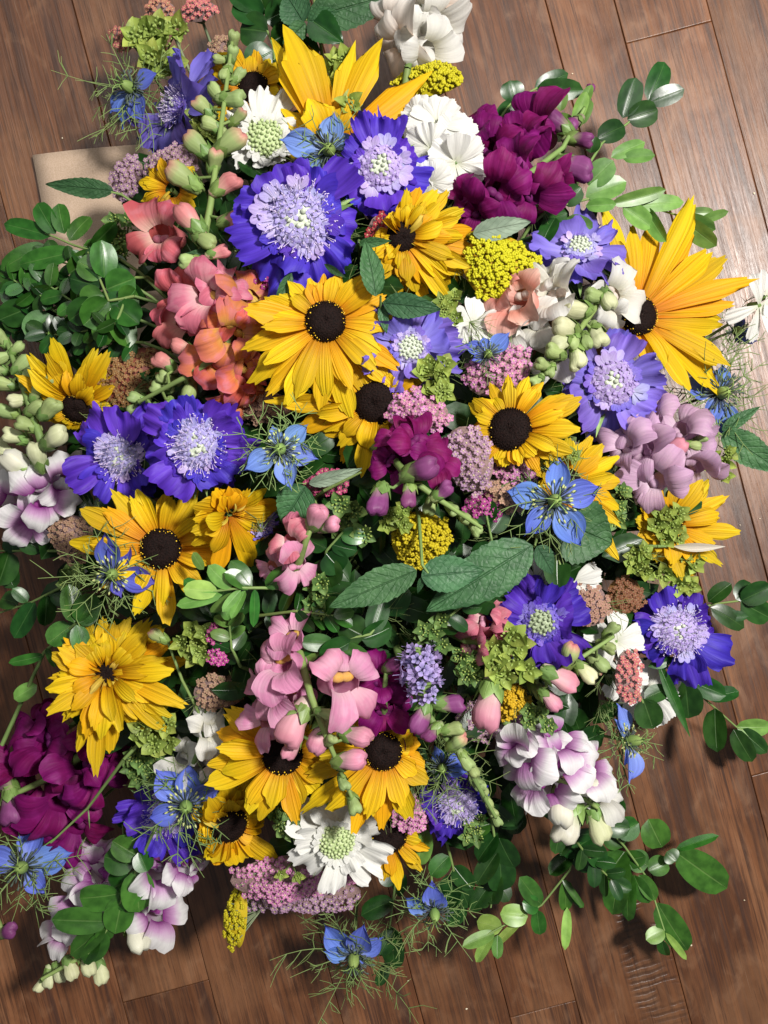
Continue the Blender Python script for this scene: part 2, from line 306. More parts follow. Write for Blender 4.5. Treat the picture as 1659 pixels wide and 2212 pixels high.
def sheet(L, W, wf, nu=6, nv=9, b0=0.0, b1=0.0, bp=1.0, cup=0.0, ruf=0.0, rn=2.5, fold=0.0, tip=None, side=0.0, twist=0.0, rp=1.5, wob=0.0, frizz=0.0):
    """a petal or leaf: grows along +y, faces +z. b0 start slope, b1 slope change (deg); wf(t) half-width shape; tip(s) length change at the end"""
    t = np.linspace(0, 1, nv + 1)[:, None]; s = np.linspace(-1, 1, nu + 1)[None, :]
    tt = t * np.ones_like(s)
    if tip is not None: tt = tt * (1 + tip(s) * t ** 2)
    f = np.linspace(0, 1.4, 57); a = np.radians(b0 + b1 * f ** bp)
    cy = np.concatenate([[0], np.cumsum(np.cos((a[1:] + a[:-1]) / 2) * (f[1] - f[0]))]) * L
    cz = np.concatenate([[0], np.cumsum(np.sin((a[1:] + a[:-1]) / 2) * (f[1] - f[0]))]) * L
    y = np.interp(tt, f, cy); z = np.interp(tt, f, cz); aa = np.interp(tt, f, a)
    w = W * wf(np.clip(t, 0, 1)) * np.ones_like(s)
    ph = U(0, 6.28); ph2 = U(0, 6.28)
    n = cup * w * (s * s) + fold * w * np.abs(s)
    n = n + ruf * L * tt ** rp * (np.sin(rn * math.pi * s + ph) + 0.32 * np.sin(rn * 2.3 * math.pi * s + ph2 + 3 * tt))
    if frizz: n = n + frizz * L * (tt ** 5 + 0.6 * np.abs(s) ** 5) * np.sin(7.5 * s + 9 * tt + ph2) * (0.6 + 0.4 * np.sin(13 * tt + 5 * s + ph))
    if wob: n = n + wob * L * np.sin(5 * tt + ph) * (0.4 + 0.6 * np.cos(1.3 * s + ph2))
    x = w * s * (1 - 0.18 * abs(cup) * s * s) + side * L * tt ** 2
    if twist:
        tw = np.radians(twist) * tt; x0 = w * s
        x, n = x - x0 + x0 * np.cos(tw) - n * np.sin(tw) * 0, n + x0 * np.sin(tw)
    V = np.stack([x, y - n * np.sin(aa), z + n * np.cos(aa)], -1).reshape(-1, 3)
    UV = np.stack([(s * 0.5 + 0.5) * np.ones_like(t), t * np.ones_like(s)], -1).reshape(-1, 2)
    return (V, gridfaces(nv, nu), UV)
def lathe(prof, n=12, sq=1.0):
    p = np.array(prof, dtype=float); a = np.linspace(0, 2 * math.pi, n, endpoint=False)
    V = np.stack([p[:, 0:1] * np.cos(a), p[:, 0:1] * np.sin(a) * sq, p[:, 1:2] * np.ones_like(a)], -1).reshape(-1, 3)
    t = np.linspace(0, 1, len(p))
    UV = np.stack([np.tile(np.linspace(0, 1, n), len(p)), np.repeat(t, n)], -1)
    return (V, tilefaces(len(p) - 1, n), UV)
def tube(pts, r0, r1=None, n=6):
    r1 = r0 if r1 is None else r1
    p = np.array([tuple(q) for q in pts], dtype=float); k = len(p); d = np.gradient(p, axis=0)
    d /= np.linalg.norm(d, axis=1)[:, None] + 1e-12
    ref = np.array([0.13, 0.31, 0.94]) if abs(d[0][2]) < 0.9 else np.array([0.9, 0.2, 0.1])
    x = np.cross(d, ref); x /= np.linalg.norm(x, axis=1)[:, None] + 1e-12; y = np.cross(d, x)
    a = np.linspace(0, 2 * math.pi, n, endpoint=False); r = np.linspace(r0, r1, k)[:, None, None]
    V = p[:, None, :] + r * (np.cos(a)[None, :, None] * x[:, None, :] + np.sin(a)[None, :, None] * y[:, None, :])
    UV = np.stack([np.tile(np.linspace(0, 1, n), k), np.repeat(np.linspace(0, 1, k), n)], -1)
    return (V.reshape(-1, 3), tilefaces(k - 1, n), UV)
def bez(p0, p1, p2, p3, n=10):
    t = np.linspace(0, 1, n)[:, None]; p0, p1, p2, p3 = [np.array(tuple(q)) for q in (p0, p1, p2, p3)]
    return (1 - t) ** 3 * p0 + 3 * (1 - t) ** 2 * t * p1 + 3 * (1 - t) * t * t * p2 + t ** 3 * p3
def ball(n=8, m=6):
    a = np.linspace(0.02, math.pi - 0.02, m + 1)
    return lathe([(math.sin(q), -math.cos(q)) for q in a], n)
BALL = ball(7, 5); BALLS = ball(6, 4)
def scatter(g, Ms): return join([tf(g, M) for M in Ms])
def fib(n, cover=1.0):                                 # points over a dome
    o = []
    for i in range(n):
        z = 1 - cover * (i + 0.5) / n; r = math.sqrt(max(0, 1 - z * z)); a = i * 2.399963
        o.append(Vector((r * math.cos(a), r * math.sin(a), z)))
    return o
def align(d, spin=0.0):
    return Vector(d).to_track_quat('Z', 'Y').to_matrix().to_4x4() @ Matrix.Rotation(spin, 4, 'Z')

# width shapes
def w_ray(t): return (0.36 + 0.64 * np.sin(np.pi * np.clip(0.56 * t ** 0.9, 0, 1)) ** 1.1) * (1 - 0.34 * np.clip((t - .72) / .28, 0, 1) ** 2)
def w_oval(t): return np.sqrt(np.clip(1 - (2 * np.clip(t, 0, 1) - 1) ** 2, 0, 1)) * 0.97 + 0.03
def w_ovate(t): return np.clip(np.sin(np.pi * t ** 0.72), 0, 1) ** 0.85 * (1 - 0.1 * t) + 0.02
def w_obov(t): return np.clip(np.sin(np.pi * t ** 1.25), 0, 1) ** 0.7 + 0.02
def w_fan(t): return 0.16 + 0.84 * np.sin(np.clip(t, 0, 1) * math.pi * 0.56) ** 1.1
def w_lobe(t): return 0.50 + 0.5 * np.sin(np.clip(t, 0, 1) * math.pi * 0.62)
def w_lance(t): return np.clip(np.sin(np.pi * t ** 0.8), 0, 1) ** 1.1 + 0.03
def w_thread(t): return 1 - 0.8 * t
def w_nig(t): return np.where(t < 0.16, 0.13 + 0.4 * t, 0.194 + 0.806 * np.sin(np.pi * np.clip((t - 0.16) / 0.84, 0, 1) ** 0.85) ** 0.9 - 0.17 * np.clip((t - 0.16) / 0.84, 0, 1))
def t_round(k=0.3): return lambda s: -k * s ** 2 - 0.10 * s ** 6
def t_teeth(k=0.22, d=0.05, n=None):
    n = n or rng.choice((2, 3, 3)); p = U(0, 6)
    return lambda s: -k * np.abs(s) ** 1.7 + d * np.cos(n * math.pi * s + p)
def t_fringe(k=0.16, d=0.07):
    ph = [U(0, 6.28) for _ in range(3)]
    return lambda s: -k * s ** 2 + d * np.sin(9 * s + ph[0]) + d * 0.8 * np.sin(17 * s + ph[1]) + d * 0.5 * np.sin(29 * s + ph[2])

def stem_to_base(root, n, sp, r=0.0016, mat='stem_green', start=0.0):
    """stem from the head back down to where the bunch is gathered"""
    inv = root.matrix_basis.inverted(); h = root.matrix_basis.translation
    n = Vector(n); b = BASE + Vector((h.x * 0.16 + U(-.008, .008), h.y * 0.16 + U(-.008, .008), 0.002))
    p = h - n * start
    c1 = p - n * min(0.05, 0.35 * h.z + 0.01); c1.z = max(c1.z, 0.012)
    c2 = b + Vector((h.x * 0.35, h.y * 0.35, max(0.03, h.z * 0.45)))
    pts = bez(p, c1, c2, b, 9); pts[:, 2] = np.maximum(pts[:, 2], 0.003)
    g = tube(pts, r, r * 1.25, 6)
    part('stem', tf(g, inv), mat, root)

# ------------------------------------------------------------------ the floor
SL = 0.265; ANG = math.atan(SL)                        # the boards run down and a little to the right
SEAMS = [-760, -520, -309, -110, 155, 330, 519, 671, 908, 1178, 1327, 1526, 1730, 1900]
JOINTS = {2: [(345, 2145)], 6: [(1160, 2183)], 10: [(1443, 70)], 9: [(1645, 1670)], 1: [(-60, 900)], 3: [(120, -300)], 4: [(500, 1100)], 5: [(700, 300)], 7: [(1000, 900)], 8: [(1150, 700)], 11: [(1700, 900)], 12: [(1750, 400)], 0: [(-100, 1500)]}
def wood(name, washboard=None):
    m, nt = newmat(name); L = nt.links
    tc = N(nt, 'ShaderNodeTexCoord'); oi = N(nt, 'ShaderNodeObjectInfo')
    rnd = math_node(nt, 'MULTIPLY', oi.outputs['Random'], 40.0)
    cb = N(nt, 'ShaderNodeCombineXYZ'); L.new(rnd, cb.inputs[0]); L.new(rnd, cb.inputs[1]); L.new(rnd, cb.inputs[2])
    def nz(sx, sy, detail, dist=0.0, rough=0.55):
        mp = N(nt, 'ShaderNodeMapping'); mp.inputs['Scale'].default_value = (sx, sy, 1); L.new(tc.outputs['Object'], mp.inputs['Vector'])
        ad = N(nt, 'ShaderNodeVectorMath', operation='ADD'); L.new(mp.outputs[0], ad.inputs[0]); L.new(cb.outputs[0], ad.inputs[1])
        n = N(nt, 'ShaderNodeTexNoise'); n.inputs['Scale'].default_value = 1; n.inputs['Detail'].default_value = detail
        n.inputs['Distortion'].default_value = dist; n.inputs['Roughness'].default_value = rough
        L.new(ad.outputs[0], n.inputs['Vector']); return n.outputs[0]
    broad = nz(28, 3.2, 4, 0.8); fine = nz(330, 9, 5, 0.4, 0.65); pores = nz(900, 26, 3, 0.2); cloud = nz(16, 11, 4, 0.5); mott = nz(60, 34, 4, 0.6); scr = nz(420, 14, 2, 0.6); streak = nz(70, 2.2, 4, 1.6, 0.6)
    col = ramp(nt, broad, [(0.25, (0.050, 0.019, 0.009)), (0.45, (0.125, 0.050, 0.023)), (0.60, (0.19, 0.082, 0.040)), (0.78, (0.27, 0.135, 0.072))])
    col = mixc(nt, math_node(nt, 'MULTIPLY', ramp_val(nt, fine, 0.44, 0.62), 0.85), col, (0.055, 0.023, 0.012))
    col = mixc(nt, math_node(nt, 'MULTIPLY', ramp_val(nt, streak, 0.54, 0.68), 0.78), col, (0.050, 0.024, 0.017))
    col = mixc(nt, math_node(nt, 'MULTIPLY', ramp_val(nt, cloud, 0.45, 0.68), 0.45), col, (0.25, 0.125, 0.065))
    col = mixc(nt, math_node(nt, 'MULTIPLY', ramp_val(nt, pores, 0.57, 0.70), 0.6), col, (0.030, 0.014, 0.009))
    col = mixc(nt, math_node(nt, 'MULTIPLY', ramp_val(nt, mott, 0.50, 0.74), 0.30), col, (0.30, 0.165, 0.095))
    col = mixc(nt, math_node(nt, 'MULTIPLY', ramp_val(nt, mott, 0.46, 0.28), 0.28), col, (0.062, 0.028, 0.016))
    col = mixc(nt, math_node(nt, 'MULTIPLY', ramp_val(nt, scr, 0.71, 0.76), 0.22), col, (0.36, 0.25, 0.18))
    h = math_node(nt, 'ADD', math_node(nt, 'MULTIPLY', broad, 0.5), math_node(nt, 'MULTIPLY', fine, 0.5))
    if washboard:
        lx, ly, hx, hy = washboard
        sp = N(nt, 'ShaderNodeSeparateXYZ'); L.new(tc.outputs['Object'], sp.inputs[0])
        wn = nz(45, 45, 3)
        wv = math_node(nt, 'SINE', math_node(nt, 'ADD', math_node(nt, 'MULTIPLY', sp.outputs[1], 1150.0), math_node(nt, 'MULTIPLY', wn, 9.0)))
        ex = math_node(nt, 'DIVIDE', math_node(nt, 'ABSOLUTE', math_node(nt, 'SUBTRACT', math_node(nt, 'ADD', sp.outputs[0], math_node(nt, 'MULTIPLY', wn, 0.02)), lx + 0.01)), hx)
        ey = math_node(nt, 'DIVIDE', math_node(nt, 'ABSOLUTE', math_node(nt, 'SUBTRACT', sp.outputs[1], ly)), hy)
        k = math_node(nt, 'SUBTRACT', 1.0, ramp_val(nt, math_node(nt, 'MAXIMUM', ex, ey), 0.65, 1.0))
        wf = math_node(nt, 'MULTIPLY', math_node(nt, 'MULTIPLY', ramp_val(nt, wv, -0.6, 1.0), math_node(nt, 'MULTIPLY', k, ramp_val(nt, wn, .38, .55))), 0.55)
        col = mixc(nt, wf, col, (0.035, 0.018, 0.012)); h = math_node(nt, 'SUBTRACT', h, math_node(nt, 'MULTIPLY', wf, 0.6))
    hs = N(nt, 'ShaderNodeHueSaturation'); L.new(col, hs.inputs['Color'])
    L.new(math_node(nt, 'ADD', 0.76, math_node(nt, 'MULTIPLY', oi.outputs['Random'], 0.24)), hs.inputs['Value'])
    hs.inputs['Saturation'].default_value = 1.06
    pb = N(nt, 'ShaderNodeBsdfPrincipled'); L.new(hs.outputs[0], pb.inputs['Base Color'])
    L.new(math_node(nt, 'ADD', math_node(nt, 'ADD', 0.14, math_node(nt, 'MULTIPLY', mott, 0.20)), math_node(nt, 'MULTIPLY', fine, 0.26)), pb.inputs['Roughness']); pb.inputs['Specular IOR Level'].default_value = 0.5
    bm = N(nt, 'ShaderNodeBump'); bm.inputs['Strength'].default_value = 0.7; bm.inputs['Distance'].default_value = 0.0014
    L.new(h, bm.inputs['Height']); L.new(bm.outputs[0], pb.inputs['Normal'])
    out = N(nt, 'ShaderNodeOutputMaterial'); L.new(pb.outputs[0], out.inputs[0]); return m
wood('wood'); plain_mat('subfloor', (0.012, 0.007, 0.005), (0.02, 0.012, 0.008), 60, 0.9)
def board(x0, x1, y0, y1, bev=0.0005, th=0.012):       # a scraped board: soft edges, slightly uneven top
    nx, ny = 8, max(4, int((y1 - y0) / 0.05)); xs = np.linspace(x0, x1, nx + 1); ys = np.linspace(y0, y1, ny + 1)
    xs = np.concatenate([[x0, x0], [x0 + bev, x0 + bev * 2], xs[1:-1], [x1 - bev * 2, x1 - bev], [x1, x1]]); ys = np.concatenate([[y0, y0], [y0 + bev, y0 + bev * 2], ys[1:-1], [y1 - bev * 2, y1 - bev], [y1, y1]])
    X, Y = np.meshgrid(xs, ys); Z = np.zeros_like(X); p = U(0, 6)
    Z += 0.00035 * np.sin(X * 70 + p) + 0.00025 * np.sin(Y * 23 + p) * np.cos(X * 40)
    Z[:, 1] -= bev; Z[:, -2] -= bev; Z[1, :] -= bev * 0.8; Z[-2, :] -= bev * 0.8
    Z[:, 0] = Z[:, -1] = -th; Z[0, :] = Z[-1, :] = -th
    V = np.stack([X, Y, Z], -1).reshape(-1, 3); return (V, gridfaces(len(ys) - 1, len(xs) - 1), np.stack([X, Y], -1).reshape(-1, 2))
sub = part('floor', (np.array([[-1, -1, -.008], [1, -1, -.008], [1, 1, -.008], [-1, 1, -.008]]), np.array([[0, 1, 2, 3]]), np.zeros((4, 2))), 'subfloor', None, kind='structure')
Rf = Matrix.Rotation(ANG, 4, 'Z')                      # local y of a board runs up the picture and to the left
def to_board(px, py): return Rf.inverted() @ P(px, py, 0)
wood('wood_washboard', (to_board(1400, 2060).x, to_board(1400, 2060).y, 0.024, 0.075))
for i in range(len(SEAMS) - 1):
    x0, x1 = to_board(SEAMS[i], 0).x + 0.0002, to_board(SEAMS[i + 1], 0).x - 0.0002
    cuts = [-0.95] + sorted(to_board(*j).y for j in JOINTS.get(i, [])) + [0.95]
    for a, b in zip(cuts[:-1], cuts[1:]):
        part('plank', board(x0, x1, a + 0.0002, b - 0.0002), 'wood_washboard' if i == 7 else 'wood', sub, Rf)

# kraft paper lying under the bunch
plain_mat('kraft', (0.42, 0.31, 0.22), (0.48, 0.36, 0.27), 900, 0.85, 0.25, 0.15)
def paper():
    c = P(70, 335, 0.004); ex = (P(420, 302, 0.004) - c).normalized(); ey = (P(98, 480, 0.004) - c).normalized()
    n = 24; V = []
    for j in range(n + 1):
        for i in range(n + 1):
            a, b = i / n * 0.36, j / n * 0.30; p = c + ex * a + ey * b
            V.append((p.x, p.y, 0.0036 + 0.0012 * math.sin(a * 31 + b * 17) + 0.0008 * math.sin(a * 57 - b * 41) + (0.002 if i == 0 or j == 0 else 0) * math.sin(a * 20 + b * 9) ** 2))
    V = np.array(V); o = part('kraft_paper', (V, gridfaces(n, n), V[:, :2]), 'kraft', None)
    md = o.modifiers.new('thickness', 'SOLIDIFY'); md.thickness = 0.0006
    o['label'] = 'flat sheet of brown kraft paper on the floor, corner showing at upper left'; o['category'] = 'paper'
paper()

# ------------------------------------------------------------------ flower builders
def circ_interp(prof, a):
    q = sorted(((x % 360), y) for x, y in prof); xs = [q[-1][0] - 360] + [x for x, _ in q] + [q[0][0] + 360]; ys = [q[-1][1]] + [y for _, y in q] + [q[0][1]]
    return float(np.interp(a % 360, xs, ys))
def ray_petal(L, W, b0, b1, teeth=True, side=0.0, curl=0):
    return sheet(L, W, w_ray, 6, 11, b0=b0, b1=b1, bp=1.4, cup=U(-0.35, 0.45), ruf=U(0.004, 0.016), rn=U(1, 2.5), fold=U(-.1, .25),
                 tip=t_teeth(U(.10, .24), U(.025, .06)) if teeth else (lambda s: -0.38 * np.abs(s) ** 1.2), side=side, twist=U(-22, 22) + curl, wob=U(0, .022))
def rudbeckia(px, py, dz, disc, prof, label, n=20, layers=2, width=0.26, face=None, mat='rudbeckia_yellow', explicit=None, quills=0, teeth=True, eye=True, lift=14, seed=0, wpx=None):
    p, nrm, sc = place(px, py, dz, face); root = thing('rudbeckia', label, 'flower', T(*p) @ frame(nrm), 'yellow rudbeckia flowers')
    R = disc / sc
    rng.seed(seed + int(px * 3 + py))
    spec = []
    if explicit:
        for e in explicit: spec.append((e[0], e[1], e[2], e[3] if len(e) > 3 else U(0, lift), 0))
    else:
        for k in range(layers):
            m = n if k == 0 else int(n * 0.75); off = U(0, 30)
            for i in range(m):
                a = off + 360 * i / m + U(-6, 6)
                ln = circ_interp(prof, a) * U(0.88, 1.05) * (1 - 0.17 * k)
                if ln < disc * 1.05: continue
                spec.append((a, ln, (wpx * 1.12 if wpx else max(34, min(0.32 * ln, 54))) * U(.8, 1.12), U(-4, lift) + 15 * k, k))
    for a, ln, w, el, k in spec:
        L = (ln * 1.08 - disc * 0.62) / sc; W = w / 2 / sc
        g = ray_petal(L, W, el + U(0, 8), -el * 1.3 + U(-34, 6), teeth, U(-.1, .1))
        mt = mat if U(0, 1) < 0.8 else 'rudbeckia_deep'
        part('petal', g, mt, root, RZ(a - 90) @ T(0, R * 0.62, (-0.0022 + 0.0014 * k) + U(-.0006, .0006)))
    for i in range(quills):                             # half-rolled young petals over the disc
        a = U(0, 360); g = sheet(R * U(1.1, 1.9), R * U(.16, .3), w_ray, 5, 8, b0=U(50, 80), b1=U(-190, -90), cup=U(.8, 1.6), tip=t_teeth(.25, .03))
        part('young_petal', g, 'rudbeckia_pale' if i % 3 == 0 else mat, root, RZ(a) @ T(0, R * U(.25, .8), R * .12))
    if eye:
        hh = U(.75, 1.35); prf = [(1.0, -0.18), (1.03, 0.02), (0.97, 0.22), (0.80, 0.42), (0.55, 0.53), (0.28, 0.55), (0.10, 0.52), (0.01, 0.50)]
        g = lathe([(r * R, z * R * hh) for r, z in prf], 28)
        V = g[0].copy(); V += np.random.RandomState(3).normal(0, R * 0.012, V.shape); part('disc', (V, g[1], g[2]), 'disc_dark', root)
        cone = lathe([(1, 0), (0.6, 1.1), (0.05, 2.0)], 5); Ms = []; Mp = []; pr = U(.06, .62)
        for i, d in enumerate(fib(240, 0.98)):
            q = Vector((d.x * R * 1.0, d.y * R * 1.0, (0.5 * d.z ** .6 + 0.03) * R * hh)); rr = math.hypot(d.x, d.y)
            nn = Vector((d.x * 0.9, d.y * 0.9, 0.5 + 0.6 * d.z))
            Ms.append(T(*q) @ align(nn) @ SC(R * (0.026 + 0.012 * rr)))
            if 0.80 < rr < 0.99 and U(0, 1) < pr: Mp.append(T(*(q + nn.normalized() * R * 0.055)) @ SC(R * U(.022, .042)))
        part('disc_florets', scatter(cone, Ms), 'disc_dark', root, kind='stuff')
        if Mp: part('pollen', scatter(BALLS, Mp), 'pollen', root, kind='stuff')
    stem_to_base(root, nrm, sc, 0.0019)
    return root

def frill(L, W, b0, b1, white=False, nu=20):
    return sheet(L, W, w_fan, nu, 9, b0=b0, b1=b1, bp=1.2, cup=U(-.3, .4), frizz=U(.05, .11), ruf=U(.07, .15), rn=U(.9, 1.9), tip=t_fringe(U(-.06, .14), U(.018, .038)), side=U(-.22, .22), twist=U(-38, 38), wob=U(.02, .06))
def scabiosa(px, py, dz, r, core, label, mat='scabiosa_violet', centre='lilac', n=10, face=None, bead='bead_grey', prof=None, inner='scabiosa_lilac', bracts=5, beadr=0.55):
    p, nrm, sc = place(px, py, dz, face); root = thing('scabiosa', label, 'flower', T(*p) @ frame(nrm), 'pincushion scabiosa flowers')
    rng.seed(int(px * 5 + py)); R = core / sc
    for k in range(2):
        m = n - 2 if k == 0 else int(n * 0.5); off = U(0, 40)
        for i in range(m):
            a = off + 360 * i / m + U(-14, 14); ln = (circ_interp(prof, a) if prof else r) * U(.80, 1.14) * (1 - .16 * k)
            L = (ln - core * 0.55) / sc
            if L <= 0.001: continue
            g = frill(L * U(.9, 1.12), (0.40 + .02 * k) * r / sc * U(.7, 1.25), U(-4, 30) + 10 * k, U(-60, 15))
            part('petal', g, mat, root, RZ(a - 90) @ T(0, R * .55, -0.003 + .0022 * k + U(-.0008, .0008)))
    m = 13
    for i in range(m):                                  # the inner ring of small lobed florets
        a = 360 * i / m + U(-9, 9); L = core * U(.45, .7) / sc
        lob = join([tf(sheet(L, L * .30, w_fan, 5, 4, b0=U(15, 40), b1=U(-60, -10), ruf=.05, tip=t_round(.3)), RZ(c)) for c in (-38, 0, 38)])
        part('inner_floret', lob, inner if U(0, 1) < .55 else mat, root, RZ(a - 90) @ T(0, R * U(.55, .9), R * U(.12, .28)))
    dome_g = lathe([(R * .92, -R * .2), (R * .86, R * .12), (R * .6, R * .38), (R * .3, R * .48), (R * .01, R * .5)], 16)
    part('cushion', dome_g, bead, root)
    if centre == 'lilac':
        Ms = []; fil = []; bd = []; flor = []
        for i, d in enumerate(fib(80, .95)):
            q = Vector((d.x * R * .9, d.y * R * .9, d.z * R * .5)); nn = Vector((d.x * .8, d.y * .8, .4 + d.z))
            M = T(*q) @ align(nn, U(0, 6)); rr = math.hypot(d.x, d.y)
            if rr < 0.42 and U(0, 1) < .6: bd.append(T(*(q + nn.normalized() * R * .05)) @ SC(R * U(.07, .095))); continue
            for c in range(4):
                flor.append(tf(sheet(R * U(.17, .26), R * .085, w_fan, 3, 3, b0=U(25, 65), b1=-60, tip=t_round(.35)), M @ RZ(c * 90 + U(-20, 20))))
            for c in range(2):
                e = nn.normalized() * R * U(.28, .48) + Vector((U(-1, 1), U(-1, 1), U(-.3, .6))) * R * .14
                fil.append(tube([q, q + e * .6, q + e], R * .012, R * .012, 4)); fil.append(tf(BALLS, T(*(q + e)) @ align((U(-1, 1), U(-1, 1), .4)) @ Matrix.Diagonal((R * .018, R * .018, R * .05, 1))))
        part('centre_florets', join(flor), inner, root, kind='stuff')
        part('filaments', join(fil), 'filament_lilac', root, kind='stuff')
        if bd: part('unopened_florets', scatter(BALL, bd), bead, root, kind='stuff')
    else:
        bd = []; flor = []; nb = 95 if core > 36 else 60; br = beadr
        for d in fib(nb, .93):
            rr = math.hypot(d.x, d.y); q = Vector((d.x * R * .92, d.y * R * .92, d.z * R * .52))
            nn = Vector((d.x, d.y, .5 + d.z))
            if rr < br / .62 * 1.02: bd.append(T(*(q + nn.normalized() * R * .03)) @ SC(R * U(.088, .108)))
            else:
                M = T(*q) @ align(nn, U(0, 6))
                for c in range(4): flor.append(tf(sheet(R * U(.2, .3), R * .1, w_fan, 3, 3, b0=U(25, 65), b1=-60, tip=t_round(.35)), M @ RZ(c * 90)))
        part('unopened_florets', scatter(BALL, bd), bead, root, kind='stuff')
        if flor: part('centre_florets', join(flor), inner, root, kind='stuff')
    for i in range(bracts):
        a = U(0, 360); g = sheet(r * U(.8, 1.0) / sc, r * .075 / sc, w_lance, 4, 7, b0=U(-8, 4), b1=U(-20, 15), fold=.3)
        part('bract', g, 'calyx', root, RZ(a) @ T(0, 0, -0.006))
    stem_to_base(root, nrm, sc, 0.0013)
    return root

def nigella(px, py, dz, r, label, petals, mat='nigella_blue', face=None, mist=1.0, core=0.22, nthreads=13, dark=False):
    """petals: (screen angle, length share)"""
    p, nrm, sc = place(px, py, dz, face); root = thing('nigella', label, 'flower', T(*p) @ frame(nrm), 'blue nigella flowers')
    rng.seed(int(px * 7 + py)); R = r / sc
    for a, k in petals:
        g = sheet(R * k * 1.06, R * k * U(.33, .40), w_nig, 8, 10, b0=U(6, 22), b1=U(-40, -10), cup=U(.1, .5), ruf=.02, rn=1.5, tip=lambda s: -.12 * np.abs(s), twist=U(-14, 14), fold=.12)
        part('petal', g, mat, root, RZ(a - 90) @ T(0, R * .05, U(-.0005, .0005)))
    ov = lathe([(.02, -.1), (.10, 0), (.135, .16), (.11, .30), (.05, .40), (.005, .42)], 10)
    part('ovary', tf(ov, SC(R * 1.1)), 'ovary_green', root)
    horns = []; sta = []
    for i in range(5):
        a = i * 72 + U(-10, 10); b = RZ(a)
        q = [b @ Vector(v) * R for v in ((.03, 0, .40), (.06, 0, .55), (.16, .03, .66), (.26, .08, .60))]
        horns.append(tube(bez(*q, 6), R * .016, R * .008, 5))
    part('styles', join(horns), 'ovary_green', root, kind='stuff')
    for i in range(30):
        a = math.radians(i * 137.5); o = U(.28, .48); hgt = U(.10, .34)
        q = [Vector((math.cos(a) * x * R, math.sin(a) * x * R, z * R)) for x, z in ((.08, .02), (o * .5, hgt * .9), (o * .85, hgt), (o, hgt * .75))]
        g = tube(bez(*q, 6), R * .013, R * .013, 4); sta.append((g[0], g[1], g[2] * np.array([1, .5])))
        an = tf(BALLS, T(*q[3]) @ align((math.cos(a), math.sin(a), U(-.6, .4))) @ Matrix.Diagonal((R * .024, R * .024, R * .055, 1)))
        sta.append((an[0], an[1], an[2] * 0 + (0.3 if dark else .95)))
    part('stamens', join(sta), 'anther', root, kind='stuff')
    th = []
    nthreads = int(nthreads * 1.35)
    for i in range(nthreads):                            # the thread-fine ruff of forked bracts
        a = 360 * i / nthreads + U(-12, 12); ln = R * U(.85, 1.35) * mist; el = U(-35, 30)
        d = Vector((math.cos(math.radians(a)), math.sin(math.radians(a)), math.tan(math.radians(el)))).normalized()
        sd = Vector((-d.y, d.x, U(-.3, .3))).normalized(); q0 = Vector((0, 0, -.06 * R)); upc = Vector((0, 0, 1)) * U(-.2, .35) * ln
        mid = q0 + d * ln * .55 - upc * .3; end = q0 + d * ln + upc + sd * U(-.25, .25) * ln
        main = bez(q0, q0 + d * ln * .25, mid, end, 8); th.append(tube(main, R * .019, R * .006, 4))
        for j in range(7):
            k = rng.choice((2, 3, 4, 4, 5, 6)); s0 = Vector(main[k]); l2 = ln * U(.18, .42)
            e = s0 + (d * U(.2, .9) + sd * rng.choice((-1, 1)) * U(.4, 1.1) + Vector((0, 0, U(-.5, .6)))).normalized() * l2
            m2 = (s0 + e) / 2 + Vector((U(-1, 1), U(-1, 1), U(-1, 1))) * l2 * .12
            th.append(tube([s0, m2, e], R * .013, R * .006, 4))
            if U(0, 1) < .5:
                e2 = m2 + ((e - m2).normalized() + sd * U(-.9, .9) + Vector((0, 0, U(-.4, .4)))).normalized() * l2 * .5
                th.append(tube([m2, (m2 + e2) / 2, e2], R * .012, R * .006, 4))
    part('thread_bracts', join(th), 'thread_green', root, kind='stuff')
    stem_to_base(root, nrm, sc, 0.0011)
    return root

def lobe(L, W, b0, b1, ruf=.035):
    return sheet(L, W, w_lobe, 10, 10, frizz=U(.025, .06), b0=b0, b1=b1, bp=1.1, cup=U(-.4, .45), ruf=ruf * U(.9, 2.3), rn=U(.9, 2.0), tip=t_round(U(.2, .4)), twist=U(-30, 30), wob=U(.02, .07))
TUBE = lathe([(.10, -.85), (.17, -.78), (.20, -.55), (.25, -.25), (.30, -.02), (.26, .03)], 12, 1.1)
def palate_geo():
    gs = []
    for sx in (-1, 1): gs.append(tf(ball(9, 7), T(sx * .09, -.10, -.09) @ Matrix.Diagonal((.14, .10, .11, 1))))
    V, F, UVc = join(gs); UVc = UVc * 0; UVc[:, 1] = np.clip((V[:, 2] + .15) / .4, 0, 1); UVc[:, 0] = V[:, 0] + .5; return (V, F, UVc)
PAL = palate_geo()
SEP = None
def sepals(s, mat_parent, M):
    gs = [tf(sheet(s * .46, s * .19, w_ovate, 4, 4, b0=60, b1=22, cup=.35), RZ(a) @ T(0, s * .11, 0)) for a in range(0, 360, 72)]
    part('calyx', join(gs), 'calyx', mat_parent, M)
